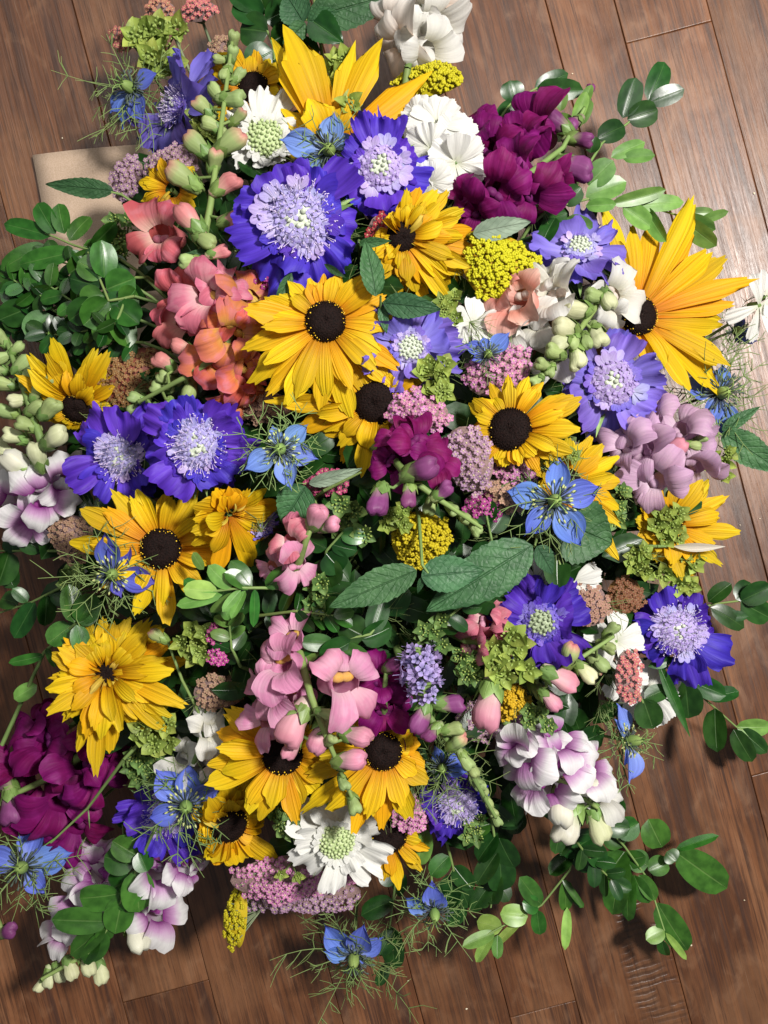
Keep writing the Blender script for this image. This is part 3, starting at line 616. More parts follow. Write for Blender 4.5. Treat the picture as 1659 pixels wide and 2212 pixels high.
def snap_floret(root, inv, q, m, up, size, mat, pal):
    """open snapdragon flower at q, mouth along m"""
    M = inv @ (T(*q) @ frame(m, up, math.radians(U(-14, 14))))
    s = size
    fl = part('floret', tf(TUBE, SC(s)), mat, root, M)
    for sx in (-1, 1):
        g = lobe(s * U(.66, .86), s * U(.34, .44), U(45, 80), U(-165, -90)); part('upper_lip', g, mat, fl, T(sx * .13 * s, .16 * s, 0) @ RZ(-sx * U(14, 34)))
        g = lobe(s * U(.58, .76), s * U(.31, .40), U(45, 80), U(-170, -100)); part('lower_lip', g, mat, fl, T(sx * .17 * s, -.14 * s, 0) @ RZ(180 + sx * U(32, 58)))
    part('lower_lip', lobe(s * .46, s * .23, U(35, 55), U(-130, -90)), mat, fl, T(0, -.2 * s, .02 * s) @ RZ(180))
    part('palate', tf(PAL, SC(s)), pal, fl)
def snap_bud(root, inv, q, m, up, size, mat):
    s = size; s = s * U(.96, 1.14); k = [(.03, -.5), (.15, -.42), (.19, -.2), (.22, .0), (.285, .18), (.25, .36), (.13, .48), (.01, .50)]
    V, F, UVb = lathe([(r * s, z * s) for r, z in k], 16, .85)
    z = V[:, 2] / s; V[:, 1] += s * .10 * (z + .3) ** 2; crease = np.exp(-(V[:, 0] / (s * .06)) ** 2) * np.clip(z, 0, 1) * s * .09; V[:, 2] -= crease * 1.6; fold = np.exp(-((z - .12) / .07) ** 2); V[:, :2] *= (1 - .13 * fold)[:, None]; V += .035 * s * np.sin(V[:, [1, 2, 0]] * 9 / s + U(0, 6))
    b = part('bud', (V, F, UVb), mat, root, inv @ (T(*q) @ frame(m, up, U(-.5, .5))))
    sepals(s * 1.05, b, T(0, -s * .02, -s * .47))
def snapdragon(label, stem, florets, buds, mat, pal=None, bmat='bud_green', dz=0.0, lean=0.6, stem_r=0.0028, show_stem=True):
    """stem: measured points base to tip (x, y, dz); florets / buds: (x, y, size[, material])"""
    pts = [P(x, y, max(.012, dome(x, y) + dz + d)) for x, y, d in stem]
    p0 = pts[0]; root = thing('snapdragon', label, 'flower', T(*p0), 'snapdragon spikes'); inv = root.matrix_basis.inverted()
    rng.seed(int(stem[0][0] * 11 + stem[0][1]))
    pl = []
    for i in range(len(pts) - 1):
        for k in range(6): pl.append(pts[i].lerp(pts[i + 1], k / 6))
    pl.append(pts[-1]); axis = (pts[-1] - pts[0]).normalized()
    part('stem', tf(tube(pl, stem_r, stem_r * .45, 8), inv), 'stem_green', root)
    def near(q): return min(pl, key=lambda c: (c.xy - q.xy).length)
    for f in florets:
        x, y, s = f[:3]; mt = f[3] if len(f) > 3 else mat; ddz = f[4] if len(f) > 4 else 0.0
        z = max(.015, dome(x, y) + dz + ddz); q = P(x, y, z); c = near(q); d = q - c; d.z = 0
        v = (Vector((0, 0, H)) - q).normalized()
        if d.length < .004: d = Vector((U(-1, 1), U(-1, 1), 0)) * .5
        else: d.normalize()
        m = (d * lean + v * .8 + Vector((U(-.2, .2), U(-.2, .2), 0))).normalized()
        snap_floret(root, inv, q, m, axis + v * .2, s * .90 / S(z), mt, pal or mt)
        if U(0, 1) < .40:                            # a second flower pressed in behind
            a2 = U(0, 6.283); q2 = P(x + math.cos(a2) * s * .34, y + math.sin(a2) * s * .34, max(.014, z - .007))
            snap_floret(root, inv, q2, (m + Vector((math.cos(a2), -math.sin(a2), 0)) * .7).normalized(), axis + v * .2, s * .70 / S(z), mt, pal or mt)
    for b in buds:
        x, y, s = b[:3]; mt = b[3] if len(b) > 3 else bmat; ddz = b[4] if len(b) > 4 else 0.0
        z = max(.012, dome(x, y) + dz + ddz); q = P(x, y, z); c = near(q); d = q - c; d.z = 0
        d = d.normalized() if d.length > .002 else Vector((0, 0, 0))
        v = (Vector((0, 0, H)) - q).normalized()
        m = (d * .8 + axis * .55 + v * U(.2, .6)).normalized()
        snap_bud(root, inv, q, m, v, s / S(z), mt)
        part('stalk', tf(tube([c, (c + q) / 2, q - m * s / S(z) * .4], .0011, .0011, 5), inv), 'stem_green', root)
    h = pts[0]; b = BASE + Vector((h.x * .16, h.y * .16, .002))
    c1 = h - axis * .05; c1.z = max(.01, c1.z - .01)
    g = bez(h, c1, b + Vector((h.x * .3, h.y * .3, max(.03, h.z * .4))), b, 9); g[:, 2] = np.maximum(g[:, 2], .004)
    part('stem', tf(tube(g, stem_r, stem_r, 7), inv), 'stem_green', root)
    return root

FLO = None
def yfloret():
    pet = sheet(1.0, .52, w_fan, 3, 3, b0=12, b1=-20, cup=.3, tip=t_round(.3))
    return join([tf(pet, RZ(a) @ T(0, .18, .05)) for a in range(0, 360, 72)])
def yarrow(px, py, dz, rx, ry, rot, label, pal='pink', fl=15, face=None, sep=False, eye='yarrow_eye', lump=.25, thin=1.0, stemmat='stem_grey'):
    p, nrm, sc = place(px, py, dz, face); root = thing('yarrow', label, 'flower', T(*p) @ frame(nrm), 'flat-topped yarrow heads')
    rng.seed(int(px * 13 + py)); pts = []; tries = 0; a0 = math.radians(rot); lob = [(U(0, 6.28), U(.5, 1)) for _ in range(3)]
    cands = []
    while tries < 6000 and len(pts) < 420:
        tries += 1; a = U(0, 6.283); k = math.sqrt(U(0, 1)); lim = 1 - lump * (0.5 + 0.5 * math.sin(3 * a + lob[0][0])) * .8 - lump * .5 * math.sin(5 * a + lob[1][0]) ** 2
        x, y = k * lim * math.cos(a) * rx, k * lim * math.sin(a) * ry
        if all((x - u) ** 2 + (y - v) ** 2 > (fl * U(.94, 1.2) * (.62 if pal in ('yellow', 'gold') else .74) * thin) ** 2 for u, v, _ in pts): pts.append((x, y, k))
    ca, sa = math.cos(a0), math.sin(a0); Ms = []; Me = []; stalks = []
    cen = Vector((0, 0, -.022))
    for x, y, k in pts:
        X, Y = (x * ca - y * sa) / sc, (x * sa + y * ca) / sc
        Z = .010 * (1 - k * k) * min(1, rx / 60) + U(-.0012, .0012) + .0016 * math.sin(x * .17 + lob[0][0]) * math.sin(y * .19 + lob[1][0]); d = Vector((X * 14, Y * 14, 1)) + Vector((U(-.3, .3), U(-.3, .3), 0))
        M = T(X, Y, Z) @ align(d, U(0, 6)); s = fl * .5 / sc * U(.75, 1.15); Ms.append(M @ SC(s * .98)); Me.append(M @ T(0, 0, s * .12) @ Matrix.Diagonal((s * .20, s * .20, s * .22, 1)))
        if U(0, 1) < .5: stalks.append(tube([Vector((X, Y, Z)), Vector((X * .6, Y * .6, Z * .4 - .009)), cen], .00045, .0007, 4))
    hull = []
    for j in range(5):
        kk = 1 - j / 4.0; hull += [((kk * (1 - lump * .55) * math.cos(q) * rx * ca - kk * (1 - lump * .55) * math.sin(q) * ry * sa) / sc, (kk * (1 - lump * .55) * math.cos(q) * rx * sa + kk * (1 - lump * .55) * math.sin(q) * ry * ca) / sc, .010 * (1 - kk * kk) * min(1, rx / 60) - .0034) for q in np.linspace(0, 6.2832, 20, endpoint=False)]
    part('flower_cushion', (np.array(hull), tilefaces(4, 20), np.full((100, 2), .6)), 'yarrow_' + pal if pal in ('yellow', 'gold', 'rust') else 'yarrow_core', root)
    if sep:
        vs = [mesh_of('floret', *yfloret(), 'yarrow_' + pal) for _ in range(4)]; em = mesh_of('floret_eye', *BALLS, eye)
        for i, (M, E) in enumerate(zip(Ms, Me)):
            f = put('floret', vs[i % 4], root, M); put('floret_eye', em, f, M.inverted() @ E)
    elif pal in ('yellow', 'gold'):
        gs = []
        for M in Ms:
            for c in range(4): gs.append(tf(tf(BALLS, M @ T(.55 * math.cos(c * 1.57), .55 * math.sin(c * 1.57), .1 * c) @ Matrix.Diagonal((.66, .66, .6, 1))), Matrix()))
        V, F, UVg = join(gs); UVg = UVg.copy(); UVg[:, 1] = np.clip(UVg[:, 1] + np.repeat([U(-.3, .3) for _ in range(len(gs))], len(BALLS[0])), 0, 1)
        part('florets', (V, F, UVg), 'yarrow_' + pal, root, kind='stuff')
    else:
        part('florets', join([tf(yfloret(), M) for M in Ms]), 'yarrow_' + pal, root, kind='stuff')
        part('floret_eyes', scatter(BALLS, Me), eye, root, kind='stuff')
    if stalks: part('stalks', join(stalks), stemmat, root, kind='stuff')
    stem_to_base(root, nrm, sc, 0.0013, stemmat, start=.02)
    return root

BR = []
def bupleurum(px, py, dz, r, label, k=4, mat='bract', face=None):
    """an umbel: k little cups of pointed bracts filled with beads"""
    p, nrm, sc = place(px, py, dz, face); root = thing('bupleurum', label, 'flower', T(*p) @ frame(nrm), 'lime green bupleurum sprays')
    rng.seed(int(px * 17 + py)); R = r / sc; k = k + 2 if k > 2 else k; rr = R * (.44 if k > 1 else .85)
    for i in range(k):
        a = 360 * i / k + U(-20, 20); o = 0 if k == 1 else R * U(.38, .66)
        if k > 4 and i == 0: o = 0
        c = RZ(a) @ Vector((o, 0, U(-.004, .004))); M = T(*c) @ align((c.x * 12 + U(-.3, .3), c.y * 12 + U(-.3, .3), 1), U(0, 6))
        bd = []
        for d in fib(22, .95):
            q = Vector((d.x * rr * .68, d.y * rr * .68, d.z * rr * .24 + rr * .08)); bd.append(M @ T(*q) @ align((d.x + U(-.4, .4), d.y + U(-.4, .4), .7), U(0, 6)) @ Matrix.Diagonal((rr * U(.07, .12), rr * U(.06, .11), rr * U(.12, .19), 1)))
        u = part('umbellet', scatter(BALLS, bd), 'bupleurum_bead', root, kind='stuff')
        for j in range(5):
            g = sheet(rr * U(.95, 1.3), rr * U(.42, .58), w_ovate, 4, 5, b0=U(14, 55), b1=U(-35, 20), cup=U(.1, .5), fold=.1)
            part('bract', g, mat, root, M @ RZ(j * 72 + U(-9, 9)) @ T(0, rr * .10, -rr * .05))
        part('ray', tube([c - M.to_3x3() @ Vector((0, 0, rr * .1)), c * .5 + Vector((0, 0, -.010)), Vector((0, 0, -.024))], .0006, .0007, 5), 'stem_green', root)
    stem_to_base(root, nrm, sc, 0.0011, start=.022)
    return root

def blade(p0, p1, W, roll=0.0, kind='box', b0=6, b1=-14, fold=None):
    """leaf geometry from base point p0 to tip p1, returned in world space"""
    d = p1 - p0; L = d.length; y = d.normalized(); v = (Vector((0, 0, H)) - p0).normalized()
    n = (v - y * v.dot(y)).normalized(); n = Matrix.Rotation(math.radians(roll), 3, y) @ n
    M = T(*p0) @ Matrix((y.cross(n), y, n)).transposed().to_4x4()
    if kind == 'box': g = sheet(L * 1.02, W, w_oval, 6, 9, b0=b0, b1=b1, cup=U(-.15, .1), fold=U(.08, .28) if fold is None else fold, wob=U(0, .012), side=U(-.04, .04))
    elif kind == 'mint':
        nt = 11; ph = U(0, 1)
        wf = lambda t: w_ovate(t) * (1 + 0.10 * (((t * nt + ph) % 1.0) - .5) * (t < .97))
        g = sheet(L * 1.02, W, wf, 10, 34, b0=b0, b1=b1, cup=U(-.1, .15), fold=U(.05, .22), ruf=.012, rn=2, wob=.012)
    else: g = sheet(L * 1.02, W, w_lance, 4, 9, b0=b0, b1=b1, fold=.25, wob=.01)
    return M, g
def sprig(label, stem, leaves, mat='box_mid', dz=0.0, name='boxwood_sprig', kind='box', r=.0010, wr=.27, cat='leafy sprig', group='glossy box sprigs', jit=.006):
    """stem: (x, y, dz) points; leaves: (base x, base y, tip x, tip y[, width[, material[, roll]]])"""
    pts = [P(x, y, max(.01, dome(x, y) + dz + d)) for x, y, d in stem]
    rng.seed(int(stem[0][0] * 19 + stem[-1][1])); root = thing(name, label, cat, T(*pts[0]), group); inv = root.matrix_basis.inverted()
    pl = []
    for i in range(len(pts) - 1):
        for k in range(5): pl.append(pts[i].lerp(pts[i + 1], k / 5))
    pl.append(pts[-1]); part('stem', tf(tube(pl, r * 1.2, r * .7, 6), inv), 'stem_green', root)
    for lf in leaves:
        bx, by, tx, ty = lf[:4]; w = (lf[4] if len(lf) > 4 and lf[4] else None); mt = lf[5] if len(lf) > 5 and lf[5] else mat
        q = P(bx, by, .1); c = min(pl, key=lambda c: math.hypot(c.x * S(c.z) - q.x * S(.1), c.y * S(c.z) - q.y * S(.1)))
        z = c.z; p0 = P(bx, by, z); z1 = max(.008, z + U(-jit, jit)); p1 = P(tx, ty, z1); L = (p1 - p0).length
        W = w / 2 / S(z) if w else L * wr * U(.9, 1.1)
        M, g = blade(p0, p1, W, lf[6] if len(lf) > 6 else U(-28, 28), kind, b0=U(0, 14), b1=U(-26, -4))
        part('leaf', g, mt, root, inv @ M)
    h = pts[0]; b = BASE + Vector((h.x * .16, h.y * .16, .002))
    d = (pts[0] - pts[1]).normalized(); c1 = h + d * .03; c1.z = max(.008, c1.z)
    gp = bez(h, c1, b + Vector((h.x * .3, h.y * .3, max(.02, h.z * .4))), b, 8); gp[:, 2] = np.maximum(gp[:, 2], .004)
    part('stem', tf(tube(gp, r * 1.2, r * 1.6, 6), inv), 'stem_green', root)
    return root
def auto_leaves(stem, n, ln, spread=58, tip=True, mats=None, w=None, seed=1):
    """opposite pairs of leaves along a measured stem"""
    rng.seed(seed); P2 = [np.array(s[:2], float) for s in stem]; seg = [np.linalg.norm(b - a) for a, b in zip(P2[:-1], P2[1:])]; tot = sum(seg); out = []
    for i in range(n):
        u = tot * (i + .5) / n; k = 0
        while k < len(seg) - 1 and u > seg[k]: u -= seg[k]; k += 1
        d = (P2[k + 1] - P2[k]) / seg[k]; q = P2[k] + d * u; a = math.atan2(d[1], d[0])
        for sgn in (-1, 1):
            an = a + sgn * math.radians(spread + U(-16, 16)); l = ln * U(.8, 1.12) * (1 - .25 * i / n)
            m = mats[min(len(mats) - 1, int(i / n * len(mats)))] if mats else None
            out.append((q[0], q[1], q[0] + math.cos(an) * l, q[1] + math.sin(an) * l, w, m, U(-45, 45)))
    if tip:
        d = (P2[-1] - P2[-2]) / seg[-1]; a = math.atan2(d[1], d[0])
        for sgn in (-.35, .35):
            out.append((P2[-1][0], P2[-1][1], P2[-1][0] + math.cos(a + sgn) * ln * .8, P2[-1][1] + math.sin(a + sgn) * ln * .8, w, mats[-1] if mats else None, U(-30, 30)))
    return out
def dianthus(label, florets, stem_dz=0.0, group=None, wide=1.0):
    """a cluster of toothed white flowers: (x, y, r, dz, tilt, azimuth, petals)"""
    x, y = florets[0][:2]; p, nrm, sc = place(x, y, stem_dz + florets[0][3]); root = thing('dianthus', label, 'flower', T(*p), group); inv = root.matrix_basis.inverted()
    rng.seed(int(x + y))
    for fx, fy, r, dz, tl, az, angs in florets:
        q, nn, s = place(fx, fy, stem_dz + dz, (tl, az)); M = inv @ T(*q) @ frame(nn); L = r / s
        f = part('floret', tf(lathe([(.02, -.6), (.10, -.5), (.12, -.1), (.06, .03), (.01, .04)], 8), SC(L)), 'calyx', root, M)
        for a in angs:
            ph = U(0, 6)
            g = sheet(L * U(.85, 1.1), L * U(.38, .5) * wide, w_fan, 18, 7, b0=U(8, 26), b1=U(-45, -8), ruf=U(.02, .05), rn=U(1.5, 2.6), tip=lambda s: -.14 * s * s + .10 * np.abs(np.sin(13 * s + ph)) * (.6 + .4 * np.cos(7 * s)), cup=U(-.2, .3), twist=U(-15, 15))
            part('petal', g, 'scabiosa_white', f, RZ(a - 90) @ T(0, L * .04, U(0, .001)))
    stem_to_base(root, nrm, sc, .0011)
    return root

# ------------------------------------------------------------------ rudbeckias
rudbeckia(703, 695, .020, 43, [(90, 105), (40, 150), (0, 150), (-25, 172), (-60, 195), (-90, 200), (-140, 205), (-160, 190), (180, 165), (150, 118), (120, 100)],
          'large open yellow rudbeckia with round dark eye, above the heart of the bouquet', n=21, face=(10, 80), lift=10)
rudbeckia(348, 1185, .012, 43, [(170, 195), (150, 185), (95, 120), (55, 145), (15, 160), (-10, 135), (-45, 120), (-70, 140), (-92, 168), (-130, 110)],
          'open yellow rudbeckia with dark eye below the pair of violet scabiosas', n=15, layers=2, face=(8, 200), lift=10)
rudbeckia(1103, 928, .016, 46, [(95, 125), (75, 110), (50, 120), (25, 150), (0, 145), (-25, 130), (-60, 95), (-90, 75), (-130, 85), (180, 95), (150, 105), (120, 100)],
          'yellow rudbeckia with big dark eye beside the mauve yarrow right of centre', n=19, face=(12, 140), lift=22)
rudbeckia(610, 1628, .006, 44, [(175, 170), (150, 155), (100, 105), (60, 80), (0, 95), (-40, 115), (-90, 140), (-130, 150)],
          'yellow rudbeckia whose dark eye is half covered by pink snapdragon buds', n=15, face=(8, 210), lift=14, wpx=46)
rudbeckia(828, 1622, .004, 40, [(115, 110), (150, 90), (-145, 205), (-100, 170), (-75, 165), (-50, 115), (0, 82), (60, 70)],
          'yellow rudbeckia with dark eye and long lower petals above the white scabiosa', n=14, face=(12, -80), lift=8, wpx=44)
rudbeckia(1378, 682, -.004, 42, None, 'huge golden rudbeckia fanning long petals out at the right edge', face=(34, 20), mat='rudbeckia_yellow', teeth=True, explicit=[
    (64, 282, 62, 10), (52, 250, 50, 4), (42, 222, 56, 8), (30, 250, 50, 2), (21, 270, 48, 12), (10, 225, 46, 2), (-6, 205, 60, 8), (-20, 220, 56, 0), (-31, 255, 56, -6), (-46, 190, 58, 4), (-62, 120, 46, 26), (-85, 100, 44, 20),
    (76, 215, 48, 6), (90, 190, 46, 0), (104, 240, 46, -4), (116, 170, 40, 6), (150, 110, 40, 12), (-150, 105, 42, 8), (-115, 110, 42, 6)])
rudbeckia(712, 318, -.018, 40, None, 'tall broad-petalled golden rudbeckia standing up at the top of the bunch', face=(26, 90), teeth=False, explicit=[
    (107, 268, 100, 22), (123, 252, 62, 14), (92, 150, 40, 8), (66, 264, 78, 24), (76, 232, 54, 16), (34, 270, 74, 8), (20, 205, 60, 2), (112, 110, 84, 52), (68, 96, 78, 50), (145, 130, 50, 5), (-10, 120, 50, 0), (180, 110, 46, 0), (-60, 90, 46, 0), (-120, 90, 46, 0)])
rudbeckia(868, 512, .006, 34, [(75, 110), (50, 125), (20, 150), (-5, 165), (-20, 182), (-45, 188), (-60, 160), (-90, 112), (-125, 95), (-150, 70), (150, 30), (110, 60)],
          'double yellow rudbeckia with quilled centre below the white dianthus', n=24, layers=3, face=(18, -25), quills=9, lift=20, wpx=34)
rudbeckia(232, 1455, .014, 30, [(0, 190), (-20, 172), (-45, 165), (-75, 150), (-98, 202), (-120, 150), (180, 128), (150, 130), (120, 122), (80, 108), (55, 142), (20, 150)],
          'shaggy double yellow rudbeckia with pale curled petals hiding its eye', n=22, layers=3, face=(10, 200), quills=34, lift=32, wpx=38)
rudbeckia(168, 878, -.006, 34, [(95, 148), (50, 140), (20, 105), (140, 145), (165, 105), (-170, 92), (-90, 50), (-20, 60)],
          'yellow rudbeckia with toothed petals fanned upward, under the box leaves at left', n=20, layers=3, face=(26, 240), lift=30, wpx=32)
rudbeckia(812, 868, -.012, 50, [(180, 235), (-160, 165), (-125, 160), (-110, 185), (-90, 125), (-60, 85), (0, 110), (40, 115), (90, 60), (150, 130)],
          'yellow rudbeckia with curled petals tucked under the large open one', n=17, layers=3, face=(10, 220), lift=34, wpx=38)
rudbeckia(548, 190, -.010, 34, [(150, 125), (170, 115), (-150, 112), (95, 92), (45, 75), (-100, 70), (0, 70), (120, 115)],
          'yellow rudbeckia behind the coral snapdragon tip at the top left', n=14, face=(30, 110), lift=18, wpx=34)
rudbeckia(497, 1110, .002, 20, [(30, 112), (0, 95), (-68, 192), (-50, 150), (-30, 120), (90, 66), (150, 88), (-120, 95)],
          'ragged yellow rudbeckia squeezed between violet scabiosa and pink snapdragon', n=13, layers=2, face=(46, -50), quills=8, lift=34, wpx=46, eye=False)
rudbeckia(1222, 1045, -.002, 34, [(80, 105), (50, 118), (20, 122), (-10, 118), (-40, 138), (-65, 190), (-90, 125), (180, 60), (120, 90)],
          'yellow rudbeckia mostly hidden behind the open blue nigella at right', n=17, layers=2, face=(12, 10), lift=12, wpx=34)
rudbeckia(1440, 1135, -.004, 34, [(50, 140), (30, 160), (5, 150), (-20, 142), (-45, 128), (-75, 118), (180, 60), (110, 90), (-120, 70)],
          'yellow rudbeckia with strap petals reaching over the floor at right edge', n=15, layers=2, face=(22, 10), lift=12, wpx=36)
rudbeckia(492, 1778, -.006, 42, [(105, 130), (80, 110), (50, 110), (-10, 90), (-45, 150), (-60, 145), (-90, 95), (-130, 80), (180, 60), (140, 100)],
          'drooping yellow rudbeckia at the lower edge left of the white scabiosa', n=13, layers=3, face=(42, -60), lift=34, wpx=54, quills=6)
rudbeckia(838, 1800, -.020, 40, [(0, 90), (-20, 95), (-60, 105), (-85, 118), (30, 80), (90, 50), (180, 50), (-130, 70)],
          'small rudbeckia peeping out below the white scabiosa', n=14, layers=2, face=(20, -60), lift=10, wpx=28)
rudbeckia(372, 410, -.012, 26, [(175, 78), (150, 65), (110, 70), (60, 70), (0, 60), (-60, 60), (-140, 75)],
          'rudbeckia showing only curled yellow petals beside the coral snapdragon', n=12, layers=2, face=(15, 160), lift=28, wpx=28, eye=False, quills=4)

# ------------------------------------------------------------------ scabiosas
scabiosa(645, 478, .030, 142, 70, 'largest deep violet scabiosa with wide frosted lilac centre', n=11, face=(10, 100), bracts=6)
scabiosa(822, 362, .012, 112, 50, 'deep violet scabiosa with pale green buttons next to white dianthus', centre='green', n=10, face=(12, 80), beadr=.30, prof=[(90, 130), (20, 105), (-10, 110), (-60, 110), (-100, 120), (180, 90), (140, 110)])
scabiosa(262, 985, .004, 108, 46, 'violet-blue scabiosa at left, partly under its twin', mat='scabiosa_violet', n=10, face=(14, 190))
scabiosa(428, 962, .018, 120, 54, 'violet-blue scabiosa overlapping its twin on the left side', mat='scabiosa_violet', n=10, face=(6, 190), bracts=8)
scabiosa(1318, 828, .006, 122, 56, 'periwinkle scabiosa with frothy pale centre below the huge golden rudbeckia', mat='scabiosa_periwinkle', centre='green', beadr=.22, n=10, face=(16, 30))
scabiosa(1252, 540, .002, 108, 38, 'light violet scabiosa tilted back under the light green box sprig', mat='scabiosa_periwinkle', centre='green', beadr=.42, n=9, face=(44, 80))
scabiosa(884, 752, .004, 108, 38, 'light violet scabiosa with loose petals right of the large open rudbeckia', mat='scabiosa_periwinkle', centre='green', beadr=.46, n=9, face=(12, 30))
scabiosa(1168, 1342, .004, 108, 44, 'deep indigo scabiosa with dull green buttons under the mint leaves', mat='scabiosa_indigo', centre='green', bead='bead_dull', beadr=.42, n=10, face=(10, 300), inner='scabiosa_periwinkle')
scabiosa(1462, 1362, .008, 112, 50, 'deep indigo scabiosa with lilac centre standing clear at the right', mat='scabiosa_indigo', n=9, face=(14, -10), prof=[(100, 120), (60, 85), (20, 90), (-20, 130), (-50, 128), (-90, 95), (-130, 85), (180, 105), (140, 90)])
scabiosa(385, 232, -.002, 118, 40, 'pale periwinkle scabiosa seen from the side at the top left', mat='scabiosa_periwinkle', n=9, face=(66, 155), inner='scabiosa_periwinkle')
scabiosa(358, 1758, -.014, 100, 40, 'violet scabiosa lying under the pale nigella at lower left', mat='scabiosa_violet', n=10, face=(20, 250))
scabiosa(985, 1735, -.014, 82, 40, 'indigo scabiosa veiled by green threads at the lower edge', mat='scabiosa_indigo', n=9, face=(24, 280))
scabiosa(727, 1814, .004, 100, 42, 'white scabiosa with pale green dome at the bottom of the bunch', mat='scabiosa_white', centre='green', bead='bead_green', beadr=.75, n=11, face=(20, 270), inner='scabiosa_white')
scabiosa(572, 300, -.002, 100, 46, 'white scabiosa with green dome at the top beside the coral spike', mat='scabiosa_white', centre='green', bead='bead_green', beadr=.75, n=9, face=(16, 90), inner='scabiosa_white', prof=[(90, 115), (45, 110), (10, 85), (-60, 60), (-120, 80), (180, 80), (135, 90)])
scabiosa(560, 1128, -.024, 48, 26, 'small violet scabiosa bud behind the ragged rudbeckia', mat='scabiosa_periwinkle', n=7, face=(20, 0))

# ------------------------------------------------------------------ nigellas
nigella(1196, 1082, .026, 108, 'clear blue nigella with five pointed petals over the mint leaves', [(84, .85), (16, .92), (-60, 1.0), (-130, .85), (168, .92)], face=(8, 0))
nigella(607, 970, .016, 92, 'pale blue nigella with green stamens right of the violet pair', [(42, .80), (-15, .85), (-75, .95), (-150, .92), (110, .55)], mat='nigella_pale', face=(8, 180))
nigella(712, 328, .016, 100, 'sky blue nigella wedged between white and violet scabiosas', [(166, 1.05), (82, .75), (-150, .7), (30, .6)], mat='nigella_pale', face=(14, 110), nthreads=9, mist=.9, dark=True)
nigella(245, 1240, .040, 92, 'violet-blue nigella beside the lower left rudbeckia eye', [(100, .95), (70, .85), (-12, .98), (-70, .55), (-160, .4)], mat='nigella_deep', face=(10, 200), mist=1.2, nthreads=16)
nigella(1552, 850, -.004, 100, 'blue nigella in a green haze at the right edge', [(165, .85), (140, .75), (80, .6), (-75, .95), (-120, .75)], mat='nigella_blue', face=(28, 10), mist=1.25, nthreads=18, dark=True)
nigella(52, 1872, .012, 98, 'blue nigella at the lower left edge of the picture', [(75, .95), (15, 1.0), (-45, .75), (160, .9)], mat='nigella_blue', face=(18, 200), mist=1.1, dark=True)
nigella(402, 1738, .012, 100, 'pale blue nigella resting on the violet scabiosa at lower left', [(130, .95), (85, .85), (30, .85), (-160, .8)], mat='nigella_blue', face=(16, 260), mist=1.0)
nigella(765, 2062, -.030, 92, 'lowest blue nigella with long wispy bracts over the floor', [(75, .95), (30, .75), (130, 1.0), (165, .7), (-40, .3)], mat='nigella_blue', face=(38, 265), mist=1.45, nthreads=18, dark=True)
nigella(938, 1965, .000, 80, 'blue nigella on the lower edge beside hanging box leaves', [(95, .95), (160, .8), (60, .55)], mat='nigella_blue', face=(40, 275), mist=1.2, nthreads=13, dark=True)
nigella(290, 195, .000, 92, 'blue nigella with spidery bracts reaching left over the floor', [(-120, .85), (-70, .8), (-150, .75), (20, .7), (140, .3)], mat='nigella_blue', face=(45, 150), mist=1.45, nthreads=16, dark=True)
nigella(1352, 1600, -.004, 88, 'blue nigella seen from the side with green seed pod at lower right', [(95, .85), (120, .6), (-105, .95), (-120, .6)], mat='nigella_pale', face=(60, 0), mist=1.0, nthreads=14)
nigella(1052, 768, .006, 68, 'small blue nigella with dark centre below the cream snapdragon', [(45, .95), (150, .75), (100, .6), (-160, .5)], mat='nigella_blue', face=(16, 60), mist=.9, nthreads=9, dark=True)
nigella(955, 1655, .000, 74, 'half-hidden blue nigella tangled in threads under the green snapdragon tip', [(110, .6), (30, .8), (-10, .7)], mat='nigella_blue', face=(20, 280), mist=1.3, nthreads=18, dark=True)
nigella(1585, 715, -.030, 60, 'small blue nigella in shade beside the white dianthus at right', [(-20, .95), (60, .6), (-60, .5)], mat='nigella_deep', face=(35, 10), mist=1.1, nthreads=9, dark=True)

# ------------------------------------------------------------------ snapdragons
snapdragon('tall coral snapdragon spike with green tip leaning to the top left', [(425, 600, .018), (455, 440, .030), (478, 270, .038), (502, 85, .030)],
           [(345, 505, 118, 'snap_coral', .018), (405, 640, 104, 'snap_coral', .008)],
           [(415, 478, 84, 'bud_pink', .036), (505, 478, 84, 'bud_pink', .030), (412, 565, 66, 'bud_green', .04), (485, 400, 80, 'bud_pink', .034), (400, 385, 90, 'bud_tipped', .036), (432, 318, 76, 'bud_tipped', .04), (494, 312, 86, 'bud_tipped', .04), (442, 235, 66, 'bud_tipped', .036), (500, 213, 62, 'bud_green', .036), (470, 205, 50, 'bud_green', .03), (488, 160, 52, 'bud_green', .034), (500, 120, 50, 'bud_green', .032), (503, 88, 48, 'bud_green', .03), (462, 350, 66, 'bud_tipped', .036), (462, 275, 58, 'bud_green', .036), (512, 255, 54, 'bud_tipped', .034), (478, 130, 42, 'bud_green', .03), (512, 165, 44, 'bud_green', .03), (440, 520, 64, 'bud_green', .036), (470, 545, 56, 'bud_pink', .03)],
           'snap_coral', 'snap_rose', 'bud_pink')
snapdragon('orange and pink snapdragon drooping towards the rust yarrow', [(520, 690, .0), (470, 770, .014), (400, 815, .016), (300, 868, .012)],
           [(445, 640, 118, 'snap_rose', .026), (535, 640, 124, 'snap_orange', .006), (395, 690, 105, 'snap_coral', .006), (500, 722, 120, 'snap_orange', .012), (465, 775, 96, 'snap_orange', .004), (520, 800, 100, 'snap_orange', .0), (505, 855, 92, 'snap_orange', -.008)],
           [(358, 785, 58, 'bud_pink', .01), (398, 752, 56, 'bud_pink', .01), (365, 818, 58), (410, 836, 58), (350, 838, 52), (300, 862, 54), (365, 880, 50, 'bud_tipped'), (335, 890, 46), (290, 880, 40)],
           'snap_orange', 'snap_yellow_patch')
